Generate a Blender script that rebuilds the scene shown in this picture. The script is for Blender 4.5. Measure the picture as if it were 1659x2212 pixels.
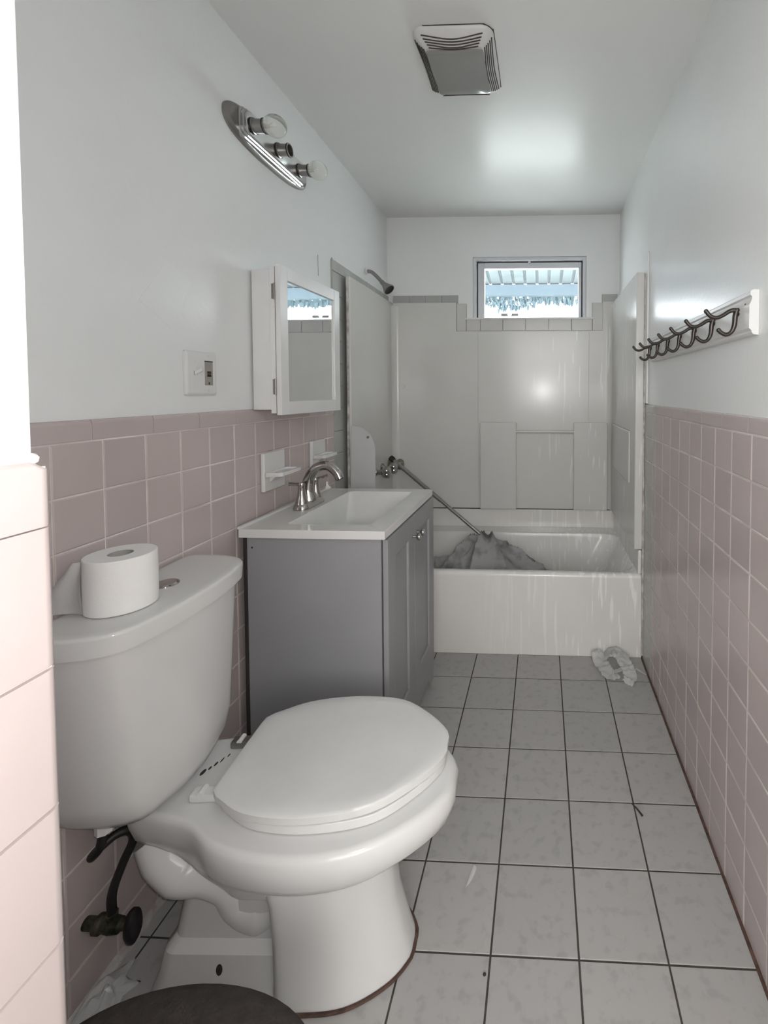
import bpy, bmesh, math, random
from mathutils import Vector, Matrix, noise
random.seed(7)
PI = math.pi
SC = bpy.context.scene
COL = SC.collection
for o in list(bpy.data.objects):
    bpy.data.objects.remove(o)

# ------------------------------------------------------------------ camera
cam_d = bpy.data.cameras.new('camera')
cam = bpy.data.objects.new('camera', cam_d)
COL.objects.link(cam)
SC.camera = cam
YAW, PITCH, ROLL = 0.04235, 0.03383, 0.00118
fw = Vector((-math.sin(YAW) * math.cos(PITCH), math.cos(YAW) * math.cos(PITCH), -math.sin(PITCH)))
rt = Vector((math.cos(YAW), math.sin(YAW), 0))
up = rt.cross(fw)
rt2 = rt * math.cos(ROLL) + up * math.sin(ROLL)
up2 = up * math.cos(ROLL) - rt * math.sin(ROLL)
m3 = Matrix((rt2, up2, -fw)).transposed()
cam.matrix_world = Matrix.Translation((0, 0, 1.298)) @ m3.to_4x4()
cam_d.sensor_fit = 'VERTICAL'
cam_d.sensor_height = 36.0
cam_d.lens = 982.98 / 2212 * 36.0
cam_d.shift_x = (829.5 - 1129.68) / 2212
cam_d.shift_y = (879.80 - 1106.0) / 2212
cam_d.clip_start = 0.02
cam_d.clip_end = 60

# ------------------------------------------------------------------ world, lights, exposure
w = bpy.data.worlds.new('world')
SC.world = w
w.use_nodes = True
bgn = w.node_tree.nodes['Background']
bgn.inputs['Color'].default_value = (0.90, 0.96, 1.0, 1)
bgn.inputs['Strength'].default_value = 44.0

def area(name, loc, rot, sx, sy, power, color):
    d = bpy.data.lights.new(name, 'AREA')
    d.shape = 'RECTANGLE'
    d.size, d.size_y = sx, sy
    d.energy = power
    d.color = color
    o = bpy.data.objects.new(name, d)
    COL.objects.link(o)
    o.location = loc
    o.rotation_euler = rot
    return o

pt = area('window_portal', (-0.085, 3.12, 1.96), (-PI / 2, 0, 0), 0.72, 0.40, 1.0, (1, 1, 1))
pt.data.cycles.is_portal = True
# daylight reaching the doorway from the room behind the photographer
area('hall_daylight', (0.1, -1.95, 1.72), (PI / 2, 0, 0), 2.9, 1.35, 56, (1.0, 0.995, 0.99))
# the phone's flash beside the lens
fd = bpy.data.lights.new('phone_flash', 'POINT')
fd.energy = 11.5
fd.shadow_soft_size = 0.004
fd.color = (1.0, 0.992, 0.985)
fo = bpy.data.objects.new('phone_flash', fd)
COL.objects.link(fo)
fo.location = (0.012, 0.0, 1.318)

SC.view_settings.view_transform = 'Standard'
SC.view_settings.look = 'None'
SC.view_settings.exposure = 0.48
SC.view_settings.gamma = 1.0
SC.view_settings.use_curve_mapping = False

# ------------------------------------------------------------------ materials
MATS = {}

def mat(name, col, rough=0.5, metal=0.0, col2=None, nscale=6.0, bump=0.0, bscale=60.0, spec=0.5,
        coat=0.0, streak=None, stretch=None, detail=3.0, ramp=(0.35, 0.65), trans=0.0, alpha=1.0, ior=1.45):
    m = bpy.data.materials.new(name)
    m.use_nodes = True
    nt = m.node_tree
    N, L = nt.nodes, nt.links
    p = N['Principled BSDF']
    p.inputs['Roughness'].default_value = rough
    p.inputs['Metallic'].default_value = metal
    p.inputs['Specular IOR Level'].default_value = spec
    p.inputs['IOR'].default_value = ior
    p.inputs['Coat Weight'].default_value = coat
    p.inputs['Coat Roughness'].default_value = 0.08
    p.inputs['Transmission Weight'].default_value = trans
    p.inputs['Alpha'].default_value = alpha
    tc = N.new('ShaderNodeTexCoord')
    geo = N.new('ShaderNodeNewGeometry')
    mp = N.new('ShaderNodeMapping')
    L.new(geo.outputs['Position'], mp.inputs['Vector'])
    if stretch:
        mp.inputs['Scale'].default_value = stretch
    nz = N.new('ShaderNodeTexNoise')
    nz.inputs['Scale'].default_value = nscale
    nz.inputs['Detail'].default_value = detail
    L.new(mp.outputs['Vector'], nz.inputs['Vector'])
    cr = N.new('ShaderNodeValToRGB')
    cr.color_ramp.elements[0].position, cr.color_ramp.elements[1].position = ramp
    c2 = col2 if col2 else tuple(c * 0.93 for c in col)
    cr.color_ramp.elements[0].color = (*c2, 1)
    cr.color_ramp.elements[1].color = (*col, 1)
    L.new(nz.outputs['Fac'], cr.inputs['Fac'])
    out = cr.outputs['Color']
    if streak:
        # dried pale drip marks: tall thin streaks, denser towards the right end of the tub
        scol, thr, x0, x1 = streak
        m2 = N.new('ShaderNodeMapping')
        m2.inputs['Scale'].default_value = (52, 40, 4.2)
        L.new(geo.outputs['Position'], m2.inputs['Vector'])
        n2 = N.new('ShaderNodeTexNoise')
        n2.inputs['Scale'].default_value = 1.0
        n2.inputs['Detail'].default_value = 1.5
        L.new(m2.outputs['Vector'], n2.inputs['Vector'])
        mr = N.new('ShaderNodeMapRange')
        mr.inputs['From Min'].default_value = thr
        mr.inputs['From Max'].default_value = thr + 0.06
        L.new(n2.outputs['Fac'], mr.inputs['Value'])
        sx = N.new('ShaderNodeSeparateXYZ')
        L.new(geo.outputs['Position'], sx.inputs['Vector'])
        mx = N.new('ShaderNodeMapRange')
        mx.inputs['From Min'].default_value = x0
        mx.inputs['From Max'].default_value = x1
        L.new(sx.outputs['X'], mx.inputs['Value'])
        mu = N.new('ShaderNodeMath')
        mu.operation = 'MULTIPLY'
        L.new(mr.outputs['Result'], mu.inputs[0])
        L.new(mx.outputs['Result'], mu.inputs[1])
        mix = N.new('ShaderNodeMix')
        mix.data_type = 'RGBA'
        L.new(mu.outputs['Value'], mix.inputs['Factor'])
        L.new(out, mix.inputs['A'])
        mix.inputs['B'].default_value = (*scol, 1)
        out = mix.outputs['Result']
    L.new(out, p.inputs['Base Color'])
    if bump:
        nb = N.new('ShaderNodeTexNoise')
        nb.inputs['Scale'].default_value = bscale
        nb.inputs['Detail'].default_value = 2
        L.new(geo.outputs['Position'], nb.inputs['Vector'])
        b = N.new('ShaderNodeBump')
        b.inputs['Strength'].default_value = bump
        b.inputs['Distance'].default_value = 0.004
        L.new(nb.outputs['Fac'], b.inputs['Height'])
        L.new(b.outputs['Normal'], p.inputs['Normal'])
    MATS[name] = m
    return m

PAINT = mat('wall_paint', (0.80, 0.812, 0.81), 0.24, col2=(0.775, 0.787, 0.785), nscale=2.2, bump=0.10, bscale=70, spec=0.30)
CEIL = mat('ceiling_paint', (0.80, 0.80, 0.79), 0.31, col2=(0.775, 0.775, 0.765), nscale=1.7, bump=0.16, bscale=22, spec=0.30)
HALL = mat('hall_paint', (0.75, 0.74, 0.72), 0.6)
PINK = [mat('pink_tile_%d' % i, c, 0.22, bump=0.05, bscale=30, nscale=3) for i, c in enumerate(
    [(0.540, 0.462, 0.448), (0.525, 0.452, 0.440), (0.550, 0.472, 0.456)])]
GREYT = mat('grey_tile', (0.44, 0.445, 0.425), 0.22, col2=(0.40, 0.405, 0.39))
GROUTP = mat('pink_wall_grout', (0.80, 0.75, 0.71), 0.8, col2=(0.56, 0.49, 0.46), nscale=7)
FLOORT = [mat('floor_tile_%d' % i, c, 0.42, col2=tuple(x * 0.87 for x in c), nscale=34, detail=4, ramp=(0.34, 0.47), bump=0.05, bscale=14)
          for i, c in enumerate([(0.41, 0.402, 0.392), (0.396, 0.39, 0.381), (0.42, 0.41, 0.399)])]
GROUTF = mat('floor_grout', (0.075, 0.066, 0.06), 0.85, col2=(0.05, 0.042, 0.038), nscale=20)
RUST = mat('rusty_grime', (0.13, 0.075, 0.055), 0.85, col2=(0.06, 0.035, 0.028), nscale=40)
PORC = mat('white_porcelain', (0.70, 0.70, 0.69), 0.14, col2=(0.675, 0.67, 0.665), nscale=2.5, spec=0.5)
SEAT = mat('white_seat_plastic', (0.72, 0.72, 0.71), 0.34)
TUBM = mat('tub_enamel', (0.78, 0.765, 0.74), 0.16, col2=(0.74, 0.725, 0.70), nscale=3, streak=((0.90, 0.89, 0.87), 0.565, -0.35, 0.30))
SURR = mat('surround_panel', (0.66, 0.655, 0.63), 0.18, col2=(0.625, 0.62, 0.595), nscale=2, streak=((0.80, 0.795, 0.78), 0.64, -0.15, 0.3))
WHITE = mat('white_gloss_paint', (0.74, 0.74, 0.735), 0.32)
VINYL = mat('window_vinyl', (0.66, 0.67, 0.70), 0.35)
DARKG = mat('window_gasket', (0.03, 0.035, 0.04), 0.6)
CAULK = mat('old_caulk', (0.62, 0.60, 0.57), 0.6, col2=(0.34, 0.30, 0.28), nscale=25)
MOULD = mat('dark_joint', (0.035, 0.032, 0.03), 0.8)
CHROME = mat('chrome', (0.48, 0.465, 0.455), 0.05, 1.0, col2=(0.45, 0.435, 0.425))
NICKEL = mat('satin_nickel', (0.32, 0.305, 0.295), 0.36, 1.0)
BRONZE = mat('dark_bronze', (0.085, 0.075, 0.07), 0.32, 0.85)
ROD = mat('dull_steel_rod', (0.30, 0.30, 0.295), 0.35, 0.8)
BLACK = mat('black_rubber', (0.012, 0.011, 0.011), 0.5)
DIRTYB = mat('corroded_brass', (0.10, 0.09, 0.065), 0.5, 0.5, col2=(0.015, 0.02, 0.012), nscale=60)
TARN = mat('tarnished_chrome', (0.30, 0.29, 0.23), 0.3, 0.7, col2=(0.12, 0.12, 0.09), nscale=50)
VANG = mat('grey_vanity_laminate', (0.31, 0.31, 0.318), 0.42, col2=(0.295, 0.295, 0.303))
VTOP = mat('white_cultured_marble', (0.72, 0.715, 0.70), 0.12)
MIRROR = mat('mirror_silver', (0.80, 0.82, 0.82), 0.015, 1.0, col2=(0.78, 0.80, 0.80))
PAPER = mat('tissue_paper', (0.90, 0.895, 0.885), 0.9, col2=(0.88, 0.875, 0.865), bump=0.12, bscale=120)
CARD = mat('cardboard_core', (0.42, 0.40, 0.38), 0.9)
CLOTH = mat('crumpled_curtain_vinyl', (0.64, 0.635, 0.64), 0.4, col2=(0.28, 0.275, 0.275), nscale=11, ramp=(0.30, 0.50))
VENTW = mat('vent_plastic', (0.68, 0.68, 0.67), 0.3)
LENS = mat('vent_light_lens', (0.30, 0.30, 0.295), 0.12)
DUST = mat('dusty_vent_slot', (0.05, 0.046, 0.042), 0.9, col2=(0.09, 0.075, 0.07), nscale=40)
BIEGE = mat('tan_outlet_plastic', (0.33, 0.30, 0.27), 0.45, col2=(0.27, 0.27, 0.24), nscale=40)
REDB = mat('dark_red_button', (0.10, 0.02, 0.022), 0.35)
BROWN = mat('dark_brown_lid', (0.045, 0.037, 0.033), 0.75, col2=(0.03, 0.025, 0.022), nscale=55, bump=0.6, bscale=150)
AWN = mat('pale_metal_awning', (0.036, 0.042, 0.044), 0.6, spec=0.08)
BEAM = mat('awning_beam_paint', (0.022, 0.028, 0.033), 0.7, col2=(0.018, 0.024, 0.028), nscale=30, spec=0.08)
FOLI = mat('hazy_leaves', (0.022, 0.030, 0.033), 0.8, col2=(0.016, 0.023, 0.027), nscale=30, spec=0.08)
YARD = mat('pale_yard', (0.22, 0.23, 0.21), 0.8)
GLASS = mat('clear_glass', (0.95, 0.98, 0.98), 0.02, trans=1.0, ior=1.45, col2=(0.95, 0.98, 0.98))
BULB = mat('clear_bulb_glass', (0.92, 0.93, 0.90), 0.05, trans=0.85, ior=1.25, col2=(0.92, 0.93, 0.9))

# ------------------------------------------------------------------ helpers
def link(name, me, m=None, parent=None, loc=None, rot=None):
    o = bpy.data.objects.new(name, me)
    COL.objects.link(o)
    if m is not None and me is not None and not me.materials:
        me.materials.append(m)
    if parent is not None:
        o.parent = parent
    if loc is not None:
        o.location = loc
    if rot is not None:
        o.rotation_euler = rot
    return o

def obj(name, bm, m, parent=None, smooth=None, loc=None, rot=None):
    bmesh.ops.recalc_face_normals(bm, faces=bm.faces)
    if smooth is not None:
        for f in bm.faces:
            f.smooth = True
        for e in bm.edges:
            if len(e.link_faces) == 2 and e.calc_face_angle(0) > math.radians(smooth):
                e.smooth = False
    me = bpy.data.meshes.new(name)
    bm.to_mesh(me)
    bm.free()
    o = link(name, me, m, parent, loc, rot)
    if smooth is not None and smooth <= 50:
        wn = o.modifiers.new('weighted_normals', 'WEIGHTED_NORMAL')
        wn.keep_sharp = True
        wn.weight = 90
    return o

def tag(o, label, cat, group=None):
    o['label'] = label
    o['category'] = cat
    if group:
        o['group'] = group
    return o

def struct(o):
    o['kind'] = 'structure'
    return o

def empty(name, loc, rz=0.0):
    o = bpy.data.objects.new(name, None)
    COL.objects.link(o)
    o.location = loc
    o.rotation_euler = (0, 0, rz)
    o.empty_display_size = 0.05
    return o

def box(bm, x0, x1, y0, y1, z0, z1, bev=0.0, seg=2):
    r = bmesh.ops.create_cube(bm, size=1.0)
    vs = r['verts']
    for v in vs:
        v.co = Vector(((x0 + x1) / 2 + v.co.x * (x1 - x0), (y0 + y1) / 2 + v.co.y * (y1 - y0), (z0 + z1) / 2 + v.co.z * (z1 - z0)))
    if bev:
        es = list({e for v in vs for e in v.link_edges})
        bmesh.ops.bevel(bm, geom=es, offset=bev, segments=seg, affect='EDGES', profile=0.5)
    return bm

def B():
    return bmesh.new()

def boxo(name, x0, x1, y0, y1, z0, z1, m, parent=None, bev=0.0, seg=2):
    return obj(name, box(B(), x0, x1, y0, y1, z0, z1, bev, seg), m, parent, smooth=40 if bev else None)

def catmull(pts, n=8):
    P = [Vector(p) for p in pts]
    P = [P[0] * 2 - P[1]] + P + [P[-1] * 2 - P[-2]]
    out = []
    for i in range(1, len(P) - 2):
        for k in range(n):
            t = k / n
            a, b, c, d = P[i - 1], P[i], P[i + 1], P[i + 2]
            out.append(0.5 * ((2 * b) + (c - a) * t + (2 * a - 5 * b + 4 * c - d) * t * t + (3 * b - a - 3 * c + d) * t ** 3))
    out.append(P[-2])
    return out

def loft(bm, rings, cap0=True, cap1=True, closed=True):
    vr = [[bm.verts.new(p) for p in r] for r in rings]
    n = len(vr[0])
    for a, b in zip(vr[:-1], vr[1:]):
        for i in range(n if closed else n - 1):
            j = (i + 1) % n
            bm.faces.new((a[i], a[j], b[j], b[i]))
    if cap0:
        bm.faces.new(vr[0])
    if cap1:
        bm.faces.new(list(reversed(vr[-1])))
    return bm

def tube(bm, pts, r, seg=12, n=6, smooth=True, flat=1.0, cap=True):
    path = catmull(pts, n) if smooth and len(pts) > 2 else [Vector(p) for p in pts]
    m = len(path)
    if isinstance(r, (list, tuple)):
        if len(r) != m:
            k = len(r) - 1
            rr = []
            for i in range(m):
                t = i / (m - 1) * k
                a = min(int(t), k - 1)
                rr.append(r[a] + (r[a + 1] - r[a]) * (t - a))
            r = rr
    else:
        r = [r] * m
    t0 = (path[1] - path[0]).normalized()
    nrm = t0.orthogonal().normalized()
    rings = []
    for i, p in enumerate(path):
        t = (path[min(i + 1, m - 1)] - path[max(i - 1, 0)]).normalized()
        nrm = (nrm - t * nrm.dot(t)).normalized()
        bi = t.cross(nrm)
        rings.append([p + (nrm * math.cos(2 * PI * k / seg) + bi * math.sin(2 * PI * k / seg) * flat) * r[i] for k in range(seg)])
    return loft(bm, rings, cap, cap)

def lathe(bm, prof, seg=24, M=None, cap0=True, cap1=True):
    rings = []
    for (r, z) in prof:
        ring = [Vector((r * math.cos(2 * PI * k / seg), r * math.sin(2 * PI * k / seg), z)) for k in range(seg)]
        rings.append([M @ v for v in ring] if M else ring)
    return loft(bm, rings, cap0, cap1)

AXX = Matrix.Rotation(PI / 2, 4, 'Y')          # local z -> world +x

def prism(bm, outline, axis, a, b):
    """outline: 2-D points; axis 'x','y','z' extruded from a to b"""
    def P(u, v, w_):
        return Vector((w_, u, v)) if axis == 'x' else Vector((u, w_, v)) if axis == 'y' else Vector((u, v, w_))
    return loft(bm, [[P(u, v, a) for u, v in outline], [P(u, v, b) for u, v in outline]])

def rrect(x0, x1, y0, y1, r, z, k=8):
    pts = []
    for cx, cy, a0 in ((x1 - r, y1 - r, 0), (x0 + r, y1 - r, 90), (x0 + r, y0 + r, 180), (x1 - r, y0 + r, 270)):
        for i in range(k + 1):
            a = math.radians(a0 + 90 * i / k)
            pts.append(Vector((cx + r * math.cos(a), cy + r * math.sin(a), z)))
    return pts

TILE_CACHE = {}
def tile_mesh(axis, wdt, hgt, t, m, ch=0.0022):
    ch = min(ch, t * 0.4)
    """tile centred at the origin of its back face, facing +x ('x'), -x ('-x'), +z ('z') or -y ('-y')"""
    key = (axis, round(wdt, 4), round(hgt, 4), t, m.name)
    if key in TILE_CACHE:
        return TILE_CACHE[key]
    bm = B()
    def ring(u, v, d):
        c = [(-u, -v), (u, -v), (u, v), (-u, v)]
        if axis == 'x': return [Vector((d, a, b)) for a, b in c]
        if axis == '-x': return [Vector((-d, -a, b)) for a, b in c]
        if axis == '-y': return [Vector((a, -d, b)) for a, b in c]
        return [Vector((a, b, d)) for a, b in c]
    loft(bm, [ring(wdt / 2, hgt / 2, 0), ring(wdt / 2, hgt / 2, t - ch * 0.7), ring(wdt / 2 - ch, hgt / 2 - ch, t)], cap0=False)
    bmesh.ops.recalc_face_normals(bm, faces=bm.faces)
    me = bpy.data.meshes.new('tile')
    bm.to_mesh(me)
    bm.free()
    me.materials.append(m)
    TILE_CACHE[key] = me
    return me

def tile(axis, wdt, hgt, t, m, loc, parent, jit=0.0006):
    o = bpy.data.objects.new('tile', tile_mesh(axis, wdt, hgt, t, m))
    COL.objects.link(o)
    o.parent = parent
    o.location = loc
    if jit:
        k = {'x': 0, '-x': 0, '-y': 1, 'z': 2}[axis]
        o.location[k] += random.uniform(-jit, jit)
    return o

CH = 2.442           # ceiling height
XR = 0.491           # right tile face
YB = 2.995           # back painted wall

# ------------------------------------------------------------------ setting: floor
floor = struct(boxo('floor', -1.10, 0.56, 0.10, 2.25, -0.06, -0.0012, GROUTF))
S = 0.2032
for i in range(-4, 4):
    for k in range(-5, 7):
        x0, x1 = -0.3189 + S * i, -0.3189 + S * (i + 1)
        y0, y1 = 1.0014 + S * k, 1.0014 + S * (k + 1)
        x0, x1 = max(x0, -0.985), min(x1, 0.487)
        y0, y1 = max(y0, 0.12), min(y1, 2.205)
        if x1 - x0 < 0.02 or y1 - y0 < 0.02:
            continue
        g = 0.0046
        tile('z', x1 - x0 - g, y1 - y0 - g, 0.0022, random.choice(FLOORT), ((x0 + x1) / 2, (y0 + y1) / 2, -0.0017), floor, 0.0002)

struct(boxo('ceiling', -1.12, 0.60, 0.02, 3.10, CH, CH + 0.06, CEIL))

# ------------------------------------------------------------------ left wall (very slightly out of square)
TH = 0.026
LW = Matrix.Translation((-0.968, 1.0, 0)) @ Matrix.Rotation(TH, 4, 'Z')
wl = struct(boxo('wall_left', -0.10, -0.007, -0.95, 2.06, 0, CH, PAINT))
wl.matrix_world = LW
backer = boxo('tile_backer', -0.0075, -0.0006, -0.95, 1.135, 0.0, 1.228, GROUTP, wl)
PT = 0.1108
ty0 = -0.152
for k in range(-5, 12):
    y0, y1 = ty0 + PT * k, ty0 + PT * (k + 1)
    y1 = min(y1, 1.135)
    if y1 - y0 < 0.02:
        continue
    for r in range(11):
        z1 = 1.192 - 0.1100 * r
        z0 = max(z1 - 0.1100, 0.0)
        if z1 - z0 < 0.015:
            continue
        tile('x', y1 - y0 - 0.0034, z1 - z0 - 0.0034, 0.007, PINK[(k * 7 + r * 3) % 3], (-0.006, (y0 + y1) / 2, (z0 + z1) / 2), wl)
def cap_tile(axis, y0, y1, z0, z1, m, parent, off, sgn):
    """bullnosed cap: rounded along its top edge"""
    bm = B()
    prof = [(0.0, z0), (0.0068, z0), (0.0072, z0 + 0.002), (0.0072, z1 - 0.009), (0.0062, z1 - 0.004), (0.004, z1 - 0.001), (0.0, z1)]
    loft(bm, [[Vector((off + sgn * d, y0, z)) for d, z in prof], [Vector((off + sgn * d, y1, z)) for d, z in prof]])
    return obj('tile', bm, m, parent)
y = -0.066 - 0.159 * 6
while y < 1.13:
    ye = min(y + 0.159, 1.135)
    if ye - y > 0.02:
        cap_tile('x', y + 0.0012, ye - 0.0012, 1.1935, 1.238, PINK[1], wl, -0.006, 1)
    y += 0.159
# grey tile column beside the tub, with its cap, and the grey border running round the alcove
boxo('tile_backer', -0.0075, -0.0035, 1.138, 2.03, 0.0, 1.925, GREYT, wl)
z = 1.876
while z > 0.02:
    z0 = max(z - 0.110, 0)
    tile('x', 0.1085, z - z0 - 0.0025, 0.007, GREYT, (-0.006, 1.193, (z + z0) / 2), wl)
    z -= 0.110
for k in range(6):
    y0 = 1.139 + 0.152 * k
    cap_tile('x', y0 + 0.001, min(y0 + 0.151, 2.0), 1.8775, 1.93, GREYT, wl, -0.006, 1)
# thin floor moulding behind the toilet
bm = B()
prof = [(0.001, 0.001), (0.016, 0.001), (0.015, 0.006), (0.010, 0.013), (0.001, 0.017)]
loft(bm, [[Vector((d, -0.66, z)) for d, z in prof], [Vector((d, 0.40, z)) for d, z in prof]])
bb = struct(obj('baseboard_left', bm, CAULK))
bb.matrix_world = LW
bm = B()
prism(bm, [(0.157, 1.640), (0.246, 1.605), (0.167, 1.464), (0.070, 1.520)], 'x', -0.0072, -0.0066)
obj('diamond_wall_patch', bm, mat('darker_wall_tone', (0.772, 0.784, 0.782), 0.30, col2=(0.752, 0.764, 0.762)), wl)  # thin diamond plate, slightly darker than the wall around it
# old paint crack and screw hole above the medicine cabinet
boxo('paint_crack', -0.0072, -0.0064, 1.009, 1.0115, 1.815, 1.908, MOULD, wl)
boxo('screw_hole', -0.0072, -0.0062, 1.150, 1.156, 1.925, 1.937, MOULD, wl)

# ------------------------------------------------------------------ right wall
wr = struct(boxo('wall_right', 0.498, 0.60, 0.02, 3.10, 0, CH, PAINT))
boxo('tile_backer', 0.4923, 0.4985, 0.05, 2.20, 0.0, 1.232, GROUTP, wr)
PR = 0.1128
for k in range(-9, 9):
    y0, y1 = 1.083 + PR * k, 1.083 + PR * (k + 1)
    y0, y1 = max(y0, 0.06), min(y1, 2.038)
    if y1 - y0 < 0.02:
        continue
    for r in range(11):
        z1 = 1.199 - 0.1105 * r
        z0 = max(z1 - 0.1105, 0.0)
        if z1 - z0 < 0.015:
            continue
        tile('-x', y1 - y0 - 0.0034, z1 - z0 - 0.0034, 0.007, PINK[(k * 5 + r * 2) % 3], (0.498, (y0 + y1) / 2, (z0 + z1) / 2), wr)
y = 1.265 - 0.159 * 7
while y < 2.0:
    ye = min(y + 0.159, 1.965)
    if ye - y > 0.02:
        cap_tile('x', max(y, 0.06) + 0.0012, ye - 0.0012, 1.2005, 1.241, PINK[1], wr, 0.498, -1)
    y += 0.159
cap_tile('x', 1.967, 2.19, 1.2005, 1.241, GREYT, wr, 0.498, -1)
z = 1.199
while z > 0.02:
    z0 = max(z - 0.1105, 0)
    tile('-x', 0.108, z - z0 - 0.0025, 0.007, GREYT, (0.498, 2.096, (z + z0) / 2), wr)
    tile('-x', 0.038, z - z0 - 0.0025, 0.007, GREYT, (0.498, 2.172, (z + z0) / 2), wr)
    z -= 0.1105
# painted-over edge of the alcove lining above the wainscot
boxo('painted_edge_strip', 0.489, 0.4985, 2.165, 2.225, 1.243, 1.955, PAINT, wr, 0.004)
bm = B()
box(bm, 0.4835, 0.4915, 0.06, 2.19, 0.0007, 0.003)
for v in bm.verts:
    v.co.x += 0.002 * math.sin(v.co.y * 40)
obj('grimy_floor_joint', bm, RUST, wr)

# ------------------------------------------------------------------ back wall with window opening
WX0, WX1, WZ0, WZ1 = -0.456, 0.283, 1.772, 2.178
bm = B()
box(bm, -1.12, WX0, YB, YB + 0.10, 0, CH)
box(bm, WX1, 0.60, YB, YB + 0.10, 0, CH)
box(bm, WX0, WX1, YB, YB + 0.10, 0, WZ0)
box(bm, WX0, WX1, YB, YB + 0.10, WZ1, CH)
bmesh.ops.remove_doubles(bm, verts=bm.verts, dist=1e-5)
wb = struct(obj('wall_back', bm, PAINT))
# flat plaster panel built up round the window
bm = B()
for a in ((-0.553, WX0, 1.875, 2.28), (WX1, 0.384, 1.875, 2.28), (WX0, WX1, WZ1, 2.28), (-0.497, WX0, 1.775, 1.875), (WX1, 0.318, 1.775, 1.875)):
    box(bm, a[0], a[1], YB - 0.006, YB + 0.001, a[2], a[3])
obj('window_surround_panel', bm, PAINT, wb)
# grey border tiles on the back wall
for x0, x1 in [(-0.985 + 0.108 * k, -0.985 + 0.108 * (k + 1)) for k in range(4)] + [(0.386, 0.485)]:
    tile('-y', x1 - x0 - 0.001, 0.05, 0.012, GREYT, ((x0 + x1) / 2, YB, 1.905), wb, 0.0003)
TSILL = mat('pale_sill_tile', (0.60, 0.595, 0.58), 0.2)
for x0, x1 in [(-0.497, -0.405), (-0.405, -0.258), (-0.258, -0.110), (-0.110, 0.040), (0.040, 0.188), (0.188, 0.322)]:
    tile('-y', x1 - x0 - 0.002, 0.076, 0.026, TSILL, ((x0 + x1) / 2, YB, 1.733), wb, 0.0004)
for x0, x1, z0, z1 in [(-0.560, -0.4985, 1.695, 1.873), (0.323, 0.388, 1.695, 1.873)]:
    tile('-y', x1 - x0, z1 - z0, 0.026, TSILL, ((x0 + x1) / 2, YB, (z0 + z1) / 2), wb, 0)

# ------------------------------------------------------------------ window
win = struct(empty('window_1', (0, YB, 0)))
def wbox(name, x0, x1, y0, y1, z0, z1, m, bev=0.0, parent=None):
    return boxo(name, x0, x1, y0, y1, z0, z1, m, parent or win, bev)
# frame lining
wbox('head_jamb', WX0 + 0.001, WX1 - 0.001, 0.004, 0.099, WZ1 - 0.020, WZ1 - 0.001, VINYL)
wbox('side_jamb', WX0 + 0.001, WX0 + 0.020, 0.004, 0.099, WZ0, WZ1 - 0.020, VINYL)
wbox('side_jamb', WX1 - 0.020, WX1 - 0.001, 0.004, 0.099, WZ0, WZ1 - 0.020, VINYL)
bm = B()
prof = [(-0.034, WZ0 - 0.003), (-0.034, WZ0 + 0.004), (-0.030, WZ0 + 0.008), (0.098, WZ0 + 0.014), (0.098, WZ0 - 0.003)]
loft(bm, [[Vector((-0.505, a, b)) for a, b in prof], [Vector((0.325, a, b)) for a, b in prof]])
obj('sill', bm, WHITE, win)
# dark gasket round the sash
bm = B()
x0, x1, z0, z1 = WX0 + 0.020, WX1 - 0.020, WZ0 + 0.012, WZ1 - 0.020
box(bm, x0, x0 + 0.008, 0.045, 0.075, z0, z1); box(bm, x1 - 0.008, x1, 0.045, 0.075, z0, z1); box(bm, x0, x1, 0.045, 0.075, z1 - 0.008, z1)
obj('gasket', bm, DARKG, win)
sash = empty('sash', (0, 0, 0)); sash.parent = win
gx0, gx1, gz0, gz1 = -0.385, 0.236, 1.786, 2.112
for nm, a in (('stile', (x0 + 0.008, gx0, z0, z1 - 0.008)), ('stile', (gx1, x1 - 0.008, z0, z1 - 0.008)), ('rail', (gx0, gx1, gz1, z1 - 0.008)), ('rail', (gx0, gx1, z0, gz0))):
    boxo(nm, a[0], a[1], 0.035, 0.075, a[2], a[3], VINYL, sash, 0.003)
bm = B(); box(bm, gx0 - 0.004, gx1 + 0.004, 0.052, 0.056, gz0 - 0.004, gz1 + 0.004)
obj('pane', bm, GLASS, sash)
wbox('latch', -0.095, -0.078, 0.02, 0.045, WZ1 - 0.034, WZ1 - 0.018, VINYL, 0.002)
wbox('label_strip', -0.09, -0.005, 0.033, 0.036, 2.122, 2.127, WHITE)
# lift handle with its cut-out middle
lh = empty('lift_handle', (0, 0, 0)); lh.parent = win
boxo('grip', -0.275, -0.228, 0.020, 0.034, 1.797, 1.815, GREYT, lh, 0.003)
boxo('grip', -0.205, -0.158, 0.020, 0.034, 1.797, 1.815, GREYT, lh, 0.003)
boxo('bar', -0.228, -0.205, 0.026, 0.034, 1.799, 1.804, WHITE, lh, 0.001)

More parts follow.
